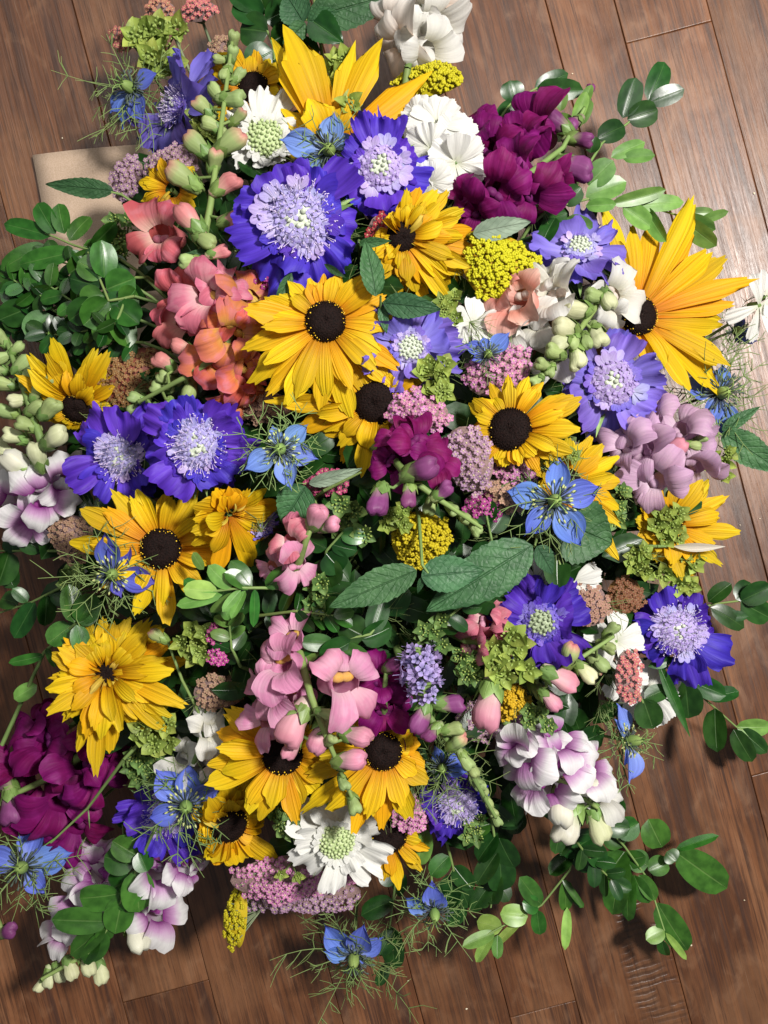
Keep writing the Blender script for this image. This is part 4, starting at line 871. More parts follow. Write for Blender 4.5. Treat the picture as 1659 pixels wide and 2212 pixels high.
snapdragon('burgundy snapdragon spike at the upper right with plum buds', [(1060, 440, .0), (1150, 370, .02), (1215, 320, .024), (1262, 235, .02)],
           [(1150, 275, 125, None, .012), (1060, 318, 120, None, .0), (1110, 355, 110, None, .018), (1075, 408, 118, None, .020), (1145, 415, 112, None, .022), (1025, 452, 96, None, .004), (1185, 395, 110, None, .008), (1215, 280, 84, None, .006)] and
           [(1150, 275, 125, 'snap_burgundy', .012), (1055, 318, 120, 'snap_burgundy', .0), (1112, 355, 104, 'snap_burgundy', .018), (1075, 412, 118, 'snap_burgundy', .020), (1150, 418, 108, 'snap_burgundy', .022), (1022, 455, 96, 'snap_burgundy', .004), (1190, 395, 100, 'snap_burgundy', .008), (1120, 300, 90, 'snap_burgundy', .02)],
           [(1238, 360, 92, 'bud_plum', .024), (1250, 300, 66, 'bud_plum', .024), (1212, 272, 72, 'bud_plum', .02), (1242, 265, 52, 'bud_plum', .022), (1262, 225, 46), (1270, 200, 40), (1256, 245, 42)],
           'snap_burgundy', 'snap_plum', 'bud_plum')
snapdragon('cream snapdragon with blush throat and green buds at right', [(1310, 610, .006), (1285, 665, .024), (1240, 730, .024), (1165, 820, .018)],
           [(1125, 645, 112, 'snap_salmon_patch', .008), (1200, 640, 118, 'snap_white', .014), (1318, 640, 120, 'snap_white', .008), (1100, 720, 92, 'snap_white', -.004), (1200, 770, 96, 'snap_white', -.002), (1160, 700, 84, 'snap_white', .0)],
           [(1250, 668, 84, 'bud_cream', .03), (1310, 645, 70, 'bud_cream', .034), (1225, 708, 82, 'bud_cream', .03), (1292, 725, 78, 'bud_cream', .028), (1270, 690, 52), (1200, 762, 64, 'bud_green', .028), (1248, 770, 70, 'bud_cream', .028), (1172, 790, 52, 'bud_green', .024), (1160, 822, 46, 'bud_green', .02), (1215, 740, 62, 'bud_cream', .028), (1265, 735, 56, 'bud_green', .03), (1190, 800, 46, 'bud_green', .022), (1285, 640, 58, 'bud_green', .032), (1240, 735, 50, 'bud_green', .03)],
           'snap_white', 'snap_blush', 'bud_cream')
snapdragon('dusty lilac snapdragon cluster at the right above strap-petalled rudbeckia', [(1420, 1010, .0), (1450, 970, .02), (1500, 950, .024)],
           [(1405, 895, 84, 'snap_lilac', .010), (1470, 930, 104, 'snap_lilac', .016), (1352, 960, 96, 'snap_lilac', .008), (1398, 965, 104, 'snap_lilac', .018), (1415, 1035, 110, 'snap_lilac', .018), (1500, 1005, 100, 'snap_lilac', .006)],
           [(1455, 975, 66, 'bud_rose', .028), (1495, 962, 42, 'bud_green', .03), (1512, 948, 36, 'bud_green', .03)],
           'snap_lilac', 'snap_lilac')
snapdragon('dark burgundy snapdragon in the middle with a line of plum buds', [(850, 990, .0), (880, 1030, .022), (950, 1080, .022), (1040, 1140, .014)],
           [(905, 958, 108, 'snap_burgundy', .018), (850, 1000, 92, 'snap_burgundy', .006), (938, 1000, 86, 'snap_burgundy', .014)],
           [(905, 1018, 92, 'bud_plum', .034), (820, 1078, 88, 'bud_plum', .024), (885, 1068, 66, 'bud_plum', .03), (955, 1062, 60, 'bud_plum', .028), (930, 1092, 54), (975, 1098, 46), (1000, 1118, 44), (1025, 1138, 44)],
           'snap_burgundy', 'snap_plum')
snapdragon('soft pink snapdragon with hanging buds in the lower middle', [(645, 1400, .0), (670, 1500, .030), (700, 1580, .036), (765, 1735, .030)],
           [(632, 1375, 88, 'snap_pink', .006), (612, 1432, 116, 'snap_pink', .022), (585, 1490, 110, 'snap_pink', .020), (745, 1475, 138, 'snap_pink', .024), (625, 1500, 104, 'snap_pink', .014), (575, 1555, 88, 'snap_pink', .014)],
           [(640, 1560, 108, 'bud_rose', .034), (632, 1612, 70, 'bud_rose', .036), (690, 1585, 82, 'bud_rose', .030), (765, 1590, 84, 'bud_rose', .030), (752, 1645, 86, 'bud_rose', .036), (700, 1540, 46, 'bud_green', .038), (712, 1600, 44, 'bud_green', .038), (742, 1690, 46, 'bud_green', .034), (765, 1735, 54, 'bud_green', .032)],
           'snap_pink', 'snap_yellow_patch', 'bud_rose')
snapdragon('small rose snapdragon left of the shaded middle, one round bud above', [(640, 1230, .0), (660, 1170, .012), (685, 1105, .012)],
           [(628, 1170, 82, 'snap_rose', .008), (640, 1218, 90, 'snap_pink', .006), (590, 1225, 66, 'snap_pink', -.004)],
           [(682, 1120, 82, 'bud_rose', .014), (710, 1135, 60, 'bud_rose', .004), (650, 1135, 46)], 'snap_pink', 'snap_pink', 'bud_rose')
snapdragon('large burgundy snapdragon spilling out at the lower left edge', [(190, 1620, .0), (120, 1675, .016), (20, 1720, .012)],
           [(95, 1600, 120, 'snap_burgundy', .012), (175, 1640, 112, 'snap_burgundy', .008), (40, 1650, 112, 'snap_burgundy', .006), (130, 1735, 128, 'snap_burgundy', .018), (205, 1690, 104, 'snap_burgundy', .0), (165, 1785, 104, 'snap_burgundy', .0), (70, 1760, 96, 'snap_burgundy', .006), (225, 1620, 84, 'snap_burgundy', -.006)],
           [(25, 1740, 90, 'bud_plum', .018), (10, 1690, 70, 'bud_plum', .012)], 'snap_burgundy', 'snap_plum', 'bud_plum', stem_r=.004)
snapdragon('white and purple snapdragon at the left edge with tall green bud spike', [(100, 1070, .0), (88, 950, .030), (55, 850, .036), (15, 740, .026)],
           [(90, 1075, 112, 'snap_white_purple', .018), (30, 1090, 112, 'snap_white_purple', .012), (70, 1125, 96, 'snap_white_purple', .006), (130, 1040, 92, 'snap_white_purple', .002), (10, 1040, 96, 'snap_white', .0)],
           [(48, 1005, 86, 'bud_white', .036), (115, 950, 82, 'bud_cream', .036), (35, 945, 66, 'bud_cream', .034), (60, 920, 62, 'bud_green', .038), (105, 885, 66, 'bud_green', .034), (20, 890, 60, 'bud_green', .034), (80, 850, 58, 'bud_green', .034), (15, 830, 60, 'bud_green', .034), (45, 790, 54, 'bud_green', .032), (15, 770, 50, 'bud_green', .03), (5, 735, 48, 'bud_green', .026), (85, 990, 72, 'bud_cream', .034), (10, 975, 66, 'bud_cream', .03), (75, 885, 60, 'bud_green', .036), (45, 865, 58, 'bud_cream', .036), (100, 830, 48, 'bud_green', .03), (60, 820, 52, 'bud_green', .034), (0, 800, 52, 'bud_green', .03), (35, 755, 46, 'bud_green', .028)],
           'snap_white', 'snap_purple_patch', 'bud_cream', stem_r=.0036)
snapdragon('white snapdragon with purple throats at the lower right edge', [(1130, 1600, .0), (1200, 1680, .02), (1290, 1745, .022)],
           [(1130, 1625, 118, 'snap_white_purple', .010), (1205, 1600, 104, 'snap_white_purple', .006), (1215, 1645, 108, 'snap_white_purple', .020), (1180, 1700, 104, 'snap_white_purple', .014), (1265, 1660, 98, 'snap_white_purple', .014), (1290, 1720, 86, 'snap_white', .002), (1150, 1680, 96, 'snap_white_purple', .004)],
           [(1212, 1735, 92, 'bud_white', .024), (1232, 1775, 100, 'bud_white', .022), (1262, 1705, 74, 'bud_white', .026), (1300, 1715, 60, 'bud_cream', .026), (1290, 1775, 84, 'bud_cream', .022)],
           'snap_white', 'snap_purple_patch', 'bud_white')
snapdragon('white and magenta snapdragon under the box sprig at lower left', [(300, 1840, .0), (240, 1960, .006), (170, 2070, .012), (90, 2115, .012)],
           [(215, 1890, 108, 'snap_white_purple', -.004), (335, 1880, 112, 'snap_white_purple', .0), (180, 1960, 112, 'snap_white_purple', -.006), (335, 1975, 96, 'snap_white_purple', -.008), (150, 2010, 86, 'snap_white_purple', -.008), (395, 1870, 76, 'snap_white_purple', -.008)],
           [(292, 2012, 100, 'bud_white', .0), (185, 2080, 66, 'bud_cream', .012), (150, 2090, 60, 'bud_cream', .012), (125, 2100, 50), (105, 2110, 46), (90, 2125, 40), (215, 2095, 56, 'bud_cream')],
           'snap_white', 'snap_purple_patch', 'bud_cream')
snapdragon('rose snapdragon at lower right, spike of pale buds pointing right', [(1060, 1390, -.006), (1110, 1470, .018), (1210, 1450, .022), (1325, 1375, .016)],
           [(1050, 1340, 84, 'snap_rose', -.008), (1100, 1365, 88, 'snap_rose', -.002), (1025, 1390, 84, 'snap_rose', -.010), (1150, 1415, 80, 'snap_rose', -.008)],
           [(1055, 1520, 116, 'bud_rose', .020), (1205, 1465, 84, 'bud_rose', .030), (1185, 1510, 66, 'bud_rose', .024), (1230, 1420, 66, 'bud_tipped', .03), (1160, 1490, 56), (1262, 1450, 60, 'bud_cream', .03), (1290, 1430, 54), (1275, 1410, 54), (1310, 1395, 46), (1318, 1362, 46), (1290, 1440, 40, 'bud_tipped')],
           'snap_rose', 'snap_pink')
snapdragon('white snapdragon with blush folds at the very top', [(880, 150, .0), (900, 60, .012), (915, -20, .012)],
           [(875, 95, 118, 'snap_blush', .004), (930, 60, 124, 'snap_white', .010), (895, 30, 112, 'snap_white', .014), (925, 110, 104, 'snap_white', .006), (850, 55, 92, 'snap_blush', .002), (935, 0, 110, 'snap_blush', .004)], [], 'snap_white', 'snap_blush')
snapdragon('green snapdragon bud spike tipped plum, curving down at lower middle', [(900, 1500, .004), (935, 1560, .020), (1000, 1640, .024), (1070, 1765, .020)],
           [], [(910, 1545, 76, 'bud_plum', .026), (968, 1520, 76, 'bud_plum', .026), (935, 1580, 56, 'bud_plum', .026), (975, 1575, 58, 'bud_green', .028), (985, 1605, 56, 'bud_tipped', .028), (1005, 1640, 52, 'bud_green', .028), (1018, 1660, 48, 'bud_green', .026), (1030, 1690, 44), (1042, 1705, 40), (1052, 1730, 38), (1062, 1750, 36), (1072, 1768, 34)], 'snap_plum')
snapdragon('shadowed plum snapdragon behind the soft pink one', [(830, 1560, -.01), (830, 1500, .0), (835, 1440, .0)],
           [(820, 1470, 84, 'snap_burgundy', -.004), (830, 1530, 92, 'snap_burgundy', -.006), (870, 1560, 78, 'snap_burgundy', -.014)], [(845, 1440, 54, 'bud_plum', .0)], 'snap_burgundy', 'snap_plum', 'bud_plum')
snapdragon('faded cream snapdragon showing in gaps left of half-covered rudbeckia', [(440, 1560, -.012), (430, 1620, -.004), (400, 1690, -.008)],
           [(450, 1580, 80, 'snap_white', -.006), (395, 1640, 84, 'snap_white', -.012), (465, 1650, 66, 'snap_blush', -.014)], [(345, 1375, 52, 'bud_tipped', .002)], 'snap_white', 'snap_white')

# ------------------------------------------------------------------ yarrows
yarrow(1082, 578, .002, 98, 84, -30, 'bright yellow yarrow head beside the quilled rudbeckia', 'yellow', 12, (18, 45))
yarrow(925, 172, -.010, 88, 40, 4, 'pale yellow yarrow seen edge-on under the top white snapdragon', 'yellow', 11, (40, 100))
yarrow(908, 1165, -.006, 74, 70, 0, 'dull gold yarrow in the shade below the dark burgundy flower', 'gold', 13, (8, 270))
yarrow(512, 1985, .0, 82, 26, 80, 'mustard yellow yarrow tipped on its side at the bottom edge', 'gold', 10, (58, 200))
yarrow(1098, 1510, -.010, 52, 46, -50, 'small bright yellow yarrow behind the rose snapdragon buds', 'yellow', 11, (14, 300))
yarrow(900, 890, .002, 80, 52, -8, 'pale pink yarrow above the dark burgundy snapdragon', 'pink', 15, (8, 120), sep=True)
yarrow(1010, 992, .002, 62, 84, 15, 'greyed mauve yarrow left of the big dark rudbeckia eye', 'mauve', 14, (8, 200), sep=True)
yarrow(1078, 802, .000, 86, 58, 20, 'magenta yarrow under the cream snapdragon', 'pink', 14, (10, 60), sep=True)
yarrow(1112, 1010, .000, 56, 48, -10, 'pink yarrow patch below the big dark rudbeckia eye', 'pink', 14, (8, 0), sep=True)
yarrow(372, 352, -.006, 64, 42, 10, 'dusty mauve yarrow above the curled yellow petals at upper left', 'mauve', 12, (18, 130))
yarrow(272, 385, -.012, 38, 58, -25, 'narrow dusty mauve yarrow over the kraft paper', 'mauve', 12, (24, 150))
yarrow(290, 815, -.026, 96, 62, 35, 'dark rust brown yarrow beneath the orange snapdragon', 'rust', 11, (6, 200), eye='yarrow_eye_brown')
yarrow(155, 1165, -.012, 52, 62, 20, 'brownish pink yarrow at left above the violet-blue nigella', 'tan', 11, (18, 200), eye='yarrow_eye_brown')
yarrow(1360, 1462, .014, 34, 66, -8, 'salmon yarrow standing edge-on at the lower right', 'salmon', 12, (34, 0), eye='yarrow_eye')
yarrow(1268, 1300, -.008, 52, 62, 30, 'peach and tan yarrow between the two indigo scabiosas', 'tan', 11, (12, 30), eye='yarrow_eye_brown')
yarrow(1352, 1285, -.014, 44, 46, 0, 'shaded rust yarrow next to the lime bupleurum at right', 'rust', 11, (14, 20), eye='yarrow_eye_brown')
yarrow(345, 18, -.010, 36, 24, 0, 'small coral yarrow cluster at the top above the bupleurum', 'salmon', 10, (30, 120))
yarrow(428, 20, -.008, 46, 26, 10, 'coral red yarrow cluster at the top edge right of bupleurum', 'salmon', 10, (30, 110))
yarrow(262, 82, -.010, 26, 32, 40, 'tiny coral yarrow cluster left of the top bupleurum', 'salmon', 10, (30, 150))
yarrow(476, 105, -.012, 46, 26, 45, 'faded salmon yarrow beside the coral spike tip', 'tan', 10, (30, 110))
yarrow(818, 520, -.004, 30, 62, 0, 'crimson yarrow strip left of the quilled rudbeckia', 'crimson', 14, (8, 0))
yarrow(625, 595, -.004, 84, 34, 12, 'raspberry pink yarrow under the largest violet scabiosa', 'magenta', 14, (8, 100))
yarrow(640, 1895, -.014, 176, 58, 3, 'broad pink yarrow along the bottom below the white scabiosa', 'pink', 13, (22, 270), lump=.35)
yarrow(660, 1940, -.030, 150, 40, 3, 'lower tier of shaded pink yarrow at the bottom edge', 'mauve', 13, (26, 270), lump=.35)
yarrow(468, 1372, -.004, 24, 32, 0, 'tiny raspberry yarrow tuft right of the lime bupleurum', 'magenta', 10, (6, 0))
yarrow(468, 1418, -.002, 24, 24, 0, 'second tiny raspberry tuft just under the first', 'magenta', 10, (6, 0))
yarrow(475, 1495, -.020, 64, 42, 0, 'dull brown yarrow in shade right of shaggy double rudbeckia', 'tan', 11, (6, 0), eye='yarrow_eye_brown')
yarrow(1050, 1100, -.012, 56, 44, -20, 'dark magenta yarrow in shade left of the open blue nigella', 'magenta', 13, (6, 0))
yarrow(705, 1045, -.018, 58, 32, 5, 'dim magenta yarrow in the shade below curled rudbeckia petals', 'magenta', 12, (6, 180))
yarrow(1030, 1560, -.024, 52, 52, 0, 'dim mauve yarrow behind the large rose bud at lower right', 'mauve', 12, (10, 300))
yarrow(890, 1760, -.014, 48, 44, 40, 'small pink yarrow between white and indigo scabiosas', 'pink', 12, (14, 290))
yarrow(1090, 1070, -.004, 56, 36, -30, 'brownish pink yarrow behind the blue nigella threads', 'tan', 12, (6, 0), eye='yarrow_eye_brown')
yarrow(575, 880, -.022, 60, 40, 0, 'small tan yarrow under the orange snapdragon', 'tan', 11, (6, 180), eye='yarrow_eye_brown')

# ------------------------------------------------------------------ bupleurum
for a in [(345, 95, -.004, 78, 'large lime bupleurum spray at the top left corner of the bunch', 6, 'bract', (22, 120)),
          (738, 165, .0, 62, 'lime bupleurum standing between the tall golden petals', 4, 'bract', (30, 90)),
          (755, 225, .004, 36, 'small bupleurum cup just above the sky blue nigella', 1, 'bract', None),
          (440, 270, -.010, 56, 'bupleurum behind the coral spike beside pale periwinkle scabiosa', 4, 'bract', None),
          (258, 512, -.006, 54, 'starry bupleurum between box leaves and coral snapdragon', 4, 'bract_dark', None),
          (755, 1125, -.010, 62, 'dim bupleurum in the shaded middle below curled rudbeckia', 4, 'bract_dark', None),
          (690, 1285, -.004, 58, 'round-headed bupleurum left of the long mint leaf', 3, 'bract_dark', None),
          (425, 1395, .000, 56, 'bupleurum right of the shaggy double rudbeckia', 4, 'bract', None),
          (335, 1580, .004, 66, 'bupleurum cluster with round cups below the shaggy rudbeckia', 5, 'bract', None),
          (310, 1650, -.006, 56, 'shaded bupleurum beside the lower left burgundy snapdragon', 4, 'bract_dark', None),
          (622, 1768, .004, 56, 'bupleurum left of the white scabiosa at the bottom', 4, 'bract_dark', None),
          (625, 1890, .010, 32, 'three green bupleurum cups over the broad pink yarrow', 2, 'bract', None),
          (1450, 1140, .004, 54, 'lime bupleurum over the strap-petalled rudbeckia', 4, 'bract', None),
          (1385, 1215, .000, 50, 'bupleurum above the shaded rust yarrow at right', 3, 'bract', None),
          (1470, 1235, .002, 60, 'bupleurum at right just above the clear-standing indigo scabiosa', 5, 'bract', None),
          (1562, 1000, .0, 46, 'small bupleurum at the right edge beside a dark mint leaf', 3, 'bract', None),
          (1105, 1420, .012, 72, 'large bupleurum over the rose snapdragon at lower right', 5, 'bract', None),
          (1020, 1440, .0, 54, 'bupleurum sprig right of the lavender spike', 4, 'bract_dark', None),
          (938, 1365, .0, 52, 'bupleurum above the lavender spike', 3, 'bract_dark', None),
          (1168, 955, .018, 46, 'bupleurum touching the big dark rudbeckia eye', 3, 'bract', None),
          (948, 815, .008, 60, 'lime bupleurum below the loose light violet scabiosa', 4, 'bract', None),
          (972, 665, .008, 44, 'little bupleurum left of the cream snapdragon', 3, 'bract', None),
          (1335, 1095, .0, 52, 'bupleurum under the dusty lilac snapdragon', 3, 'bract_dark', None),
          (1168, 1545, .006, 50, 'dark bupleurum above the purple-throated white snapdragon', 3, 'bract_dark', None),
          (868, 1700, .0, 46, 'bupleurum right of the long-petalled lower rudbeckia', 3, 'bract_dark', None),
          (1025, 1790, .0, 44, 'bupleurum below the indigo scabiosa veiled by threads', 3, 'bract_dark', None),
          (860, 1120, .0, 48, 'bupleurum overlapping the dull gold yarrow', 3, 'bract', None),
          (1220, 985, .004, 40, 'bupleurum between periwinkle scabiosa and open blue nigella', 2, 'bract', None),
          (585, 600, -.004, 34, 'tiny bupleurum sprig beneath the largest violet scabiosa', 2, 'bract_dark', None),
          (160, 1250, -.004, 44, 'bupleurum left of the violet-blue nigella', 3, 'bract_dark', None)]:
    bupleurum(a[0], a[1], a[2], a[3], a[4], a[5], a[6], a[7])

# ------------------------------------------------------------------ dianthus and a lavender spike
ALL5 = (10, 82, 154, 226, 298); ALL8 = (5, 52, 95, 142, 186, 230, 275, 322)
dianthus('cluster of fringed white dianthus right of the top violet scabiosa', [(985, 352, 62, .016, 14, -30, ALL8), (945, 268, 58, .012, 20, 90, ALL8), (930, 395, 52, .004, 20, 250, ALL8), (985, 295, 54, .006, 24, 40, ALL8), (930, 320, 52, .008, 14, 180, ALL8), (910, 255, 46, .002, 30, 120, ALL8)], -.002)
dianthus('loose white dianthus at the right edge over the floor', [(1640, 660, 72, .0, 34, 0, (118, 100, 205, 262, 300, 20)), (1655, 640, 50, -.004, 40, 30, (80, 150, 260))], .004, wide=.55)
dianthus('white dianthus half hidden between the two indigo scabiosas', [(1330, 1385, 66, .0, 20, 0, ALL5), (1395, 1490, 70, -.014, 24, -20, ALL5), (1345, 1460, 60, -.016, 20, 0, ALL5)], -.010)
dianthus('white dianthus scraps showing below the rounded mint leaf', [(1235, 1255, 62, .0, 20, 0, (150, 210, 330, 20, 270)), (1160, 1250, 50, -.006, 20, 200, ALL5)], -.014)
dianthus('white dianthus in shade left of the small dark-centred nigella', [(1022, 700, 56, .0, 12, 40, ALL5)], -.016)
def agastache():
    a, b = P(905, 1400, dome(905, 1400) + .012), P(920, 1520, dome(920, 1520) + .024); root = thing('agastache', 'lavender agastache spike of tiny tubular flowers in lower middle', 'flower', T(*a)); inv = root.matrix_basis.inverted()
    rng.seed(5); ax = (b - a).normalized()
    part('stem', tf(tube([a, a.lerp(b, .5), b], .0016, .0012), inv), 'stem_green', root)
    sc = S(a.z)
    for i in range(46):
        u = (i + .5) / 46; c = a.lerp(b, u); an = i * 2.4; x = ax.cross(Vector((0, 0, 1))).normalized(); y = x.cross(ax)
        d = (x * math.cos(an) + y * math.sin(an) - ax * U(.0, .5)).normalized(); l = U(30, 52) / sc * (.7 + .5 * math.sin(u * 3.1))
        M = inv @ T(*c) @ align(d, U(0, 6))
        t = lathe([(.035, 0), (.06, .45), (.09, .7), (.12, .74)], 7)
        lips = [tf(sheet(.30, .13, w_fan, 4, 4, b0=55, b1=-50, tip=t_round(.3), ruf=.05), T(0, 0, .7) @ RZ(k * 72) @ T(0, .07, 0)) for k in range(5)]
        fil = [tube([Vector((.02 * k, 0, .6)), Vector((.08 * k, .05, 1.15))], .012, .010, 4) for k in (-1, 1)]
        part('floret', tf(join([t] + lips + fil), SC(l)), 'agastache', root, M)
        if i % 3 == 0: part('calyx', tf(lathe([(.05, -.05), (.09, .2), (.07, .42)], 7), SC(l)), 'calyx', root, M)
    stem_to_base(root, -ax, sc, .0014)
agastache()

# ------------------------------------------------------------------ leaves
sprig('box sprig of long dark leaves at the left edge below the paper', [(260, 560, 0), (160, 530, .006), (90, 500, .01)],
      [(110, 510, 8, 480, 42), (120, 505, 85, 440, 46), (140, 505, 125, 440, 44), (150, 520, 190, 460, 40), (160, 545, 40, 572, 50), (100, 530, 0, 580, 48), (200, 530, 250, 480, 40), (205, 545, 150, 590, 52), (180, 530, 240, 545, 44), (230, 550, 260, 605, 40)], 'box_mid', dz=.0)
sprig('round-leaved box bush at left above the yellow rudbeckia', [(290, 640, -.004), (235, 650, .012), (210, 590, .018), (190, 545, .02)],
      [(225, 595, 168, 565, 62, 'box_mid'), (225, 600, 222, 520, 60, 'box_mid'), (215, 560, 242, 530, 40, 'box_mid'), (230, 625, 290, 600, 66, 'box_mid'), (225, 640, 175, 655, 62), (235, 650, 180, 700, 70), (250, 660, 298, 700, 66), (240, 665, 215, 745, 58), (245, 665, 275, 750, 64, 'box_mid'), (255, 650, 300, 640, 60), (215, 620, 150, 600, 62, 'box_dark'), (205, 650, 150, 690, 56, 'box_dark')], 'box_mid', dz=.0)
sprig('dark box leaves at left edge beside the round-leaved bush', [(150, 690, -.01), (80, 650, .002), (20, 640, .004)],
      [(90, 645, 20, 590, 66), (80, 650, 60, 600, 56), (120, 660, 130, 600, 54, 'box_mid'), (70, 660, 0, 690, 62), (110, 680, 60, 730, 66, 'box_mid'), (150, 690, 110, 740, 50, 'box_light'), (140, 690, 190, 740, 70), (60, 640, 0, 630, 56), (40, 660, 30, 720, 60)], 'box_dark', dz=-.004)
sprig('dark leafy box branch at the top left of centre', [(600, 190, -.02), (590, 100, -.004), (560, 20, .0), (545, -20, 0)],
      [(570, 40, 505, 10, 66), (572, 45, 640, 10, 60), (580, 70, 520, 60, 76), (585, 90, 640, 60, 64), (590, 110, 535, 140, 70), (595, 130, 655, 170, 64), (598, 150, 560, 200, 60), (575, 30, 560, -30, 66), (600, 100, 690, 110, 60), (560, 20, 500, -20, 60)], 'box_dark', dz=-.01)
sprig('serrated mint leaves hanging in from the top edge', [(668, -40, .0), (662, 45, .008)],
      [(660, 50, 612, 95, 0, None), (655, 50, 615, -15, 76, None, 0), (664, 46, 745, 35, 52), (666, 40, 870, -15, 90), (668, 40, 740, 90, 70, 'box_dark')], 'mint', name='mint_sprig', kind='mint', group='serrated mint leaves', wr=.3)
sprig('glossy box sprig with five dark leaves high at the upper right', [(1250, 390, -.01), (1300, 310, .004), (1370, 255, .01), (1400, 220, .012)],
      [(1400, 218, 1440, 135, 50, None, 8), (1402, 222, 1478, 190, 44, None, -10), (1392, 228, 1348, 250, 0) and (1345, 255, 1372, 168, 52, None, 10), (1355, 258, 1418, 240, 56, None, -6), (1290, 300, 1350, 268, 50, None, -4), (1275, 330, 1285, 295, 34)], 'box_dark', dz=.0)
sprig('curling dark box leaves behind the burgundy snapdragon top', [(1050, 300, -.02), (1105, 220, -.004), (1160, 190, .0)],
      [(1110, 218, 1100, 175, 56), (1110, 220, 1072, 270, 44), (1110, 222, 1180, 235, 52), (1155, 190, 1230, 158, 40), (1158, 192, 1262, 195, 46), (1160, 190, 1215, 185, 34), (1080, 250, 1040, 290, 46)], 'box_dark', dz=-.004)
sprig('lime young box shoot standing behind the burgundy snapdragon', [(1215, 330, -.01), (1245, 260, .004), (1278, 185, .012)],
      [(1240, 265, 1195, 255, 30), (1240, 270, 1262, 200, 30), (1250, 250, 1280, 185, 26), (1235, 280, 1190, 300, 36), (1210, 240, 1218, 195, 24), (1255, 270, 1275, 215, 26)], 'box_light', dz=.0)
sprig('light green box sprig trailing right over the huge golden rudbeckia', [(1190, 450, -.008), (1270, 430, .010), (1380, 440, .024), (1480, 470, .026)],
      [(1265, 425, 1352, 390, 52), (1270, 400, 1322, 345, 56), (1320, 340, 1392, 305, 34), (1345, 342, 1412, 340, 34), (1265, 445, 1330, 440, 30), (1320, 440, 1435, 415, 32), (1375, 445, 1480, 430, 38), (1345, 445, 1408, 490, 46), (1395, 450, 1440, 520, 38), (1470, 470, 1545, 490, 44), (1480, 462, 1545, 455, 24), (1475, 475, 1550, 525, 48), (1460, 465, 1490, 500, 40), (1225, 460, 1175, 480, 50, 'box_mid'), (1225, 470, 1278, 495, 40), (1200, 470, 1170, 530, 42, 'box_dark'), (1215, 440, 1255, 405, 46, 'box_dark'), (1510, 480, 1572, 458, 22)], 'box_light', dz=.008)
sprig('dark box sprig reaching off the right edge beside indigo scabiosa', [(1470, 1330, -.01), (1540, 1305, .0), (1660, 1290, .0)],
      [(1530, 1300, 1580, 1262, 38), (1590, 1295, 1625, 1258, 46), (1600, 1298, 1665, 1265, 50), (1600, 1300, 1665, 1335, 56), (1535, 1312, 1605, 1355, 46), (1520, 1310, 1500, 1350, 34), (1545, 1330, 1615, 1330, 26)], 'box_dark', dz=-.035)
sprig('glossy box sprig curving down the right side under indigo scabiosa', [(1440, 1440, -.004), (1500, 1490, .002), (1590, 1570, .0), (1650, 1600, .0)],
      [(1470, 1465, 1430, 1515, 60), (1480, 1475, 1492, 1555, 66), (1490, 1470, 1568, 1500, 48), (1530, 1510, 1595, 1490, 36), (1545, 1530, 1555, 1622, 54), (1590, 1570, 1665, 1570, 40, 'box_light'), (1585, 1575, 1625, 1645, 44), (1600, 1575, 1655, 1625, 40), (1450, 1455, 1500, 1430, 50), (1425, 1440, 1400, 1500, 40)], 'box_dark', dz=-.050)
sprig('box branch with one broad leaf and lime tip at the lower right', [(1290, 1760, -.01), (1350, 1830, -.002), (1400, 1900, .0), (1435, 2010, .002)],
      [(1460, 1840, 1575, 1925, 78, None, 6), (1460, 1835, 1552, 1808, 24), (1430, 1830, 1400, 1770, 64, 'box_mid', 0), (1440, 1840, 1460, 1860, 40), (1350, 1840, 1310, 1900, 64), (1345, 1830, 1310, 1790, 56), (1350, 1850, 1320, 1975, 60), (1360, 1880, 1358, 1988, 44), (1370, 1890, 1398, 1950, 42), (1380, 1890, 1415, 1940, 36), (1395, 1850, 1340, 1860, 44), (1420, 1950, 1484, 2060, 60), (1435, 2010, 1395, 2030, 36, 'box_light', 0), (1438, 2015, 1488, 2075, 16, 'box_lime', 0), (1430, 2030, 1438, 2065, 28), (1330, 1800, 1380, 1780, 52), (1400, 1870, 1360, 1850, 50), (1400, 1880, 1440, 1860, 44)], 'box_mid', dz=-.040)
sprig('box sprig running down left with lime leaves at its tip', [(1250, 1810, -.008), (1230, 1880, -.002), (1170, 1955, .0), (1050, 2020, .004)],
      [(1235, 1845, 1190, 1890, 40, 'box_dark'), (1235, 1845, 1280, 1880, 36, 'box_dark'), (1170, 1955, 1122, 1898, 44), (1165, 1958, 1130, 1950, 40), (1160, 1965, 1165, 2015, 34), (1140, 1980, 1082, 1975, 48, 'box_lime', 0), (1085, 2005, 1030, 1990, 42, 'box_lime', 0), (1130, 1985, 1060, 2050, 20, 'box_lime', 20), (1070, 2015, 1000, 2045, 30, 'box_light'), (1065, 2020, 1030, 2075, 26, 'box_lime'), (1075, 2020, 1075, 2070, 26, 'box_light'), (1222, 1900, 1222, 1965, 34, 'box_mid'), (1225, 1960, 1222, 2045, 22, 'box_lime'), (1235, 1935, 1260, 1960, 16), (1215, 1900, 1260, 1960, 16), (1265, 1830, 1310, 1870, 30)], 'box_mid', dz=-.040)
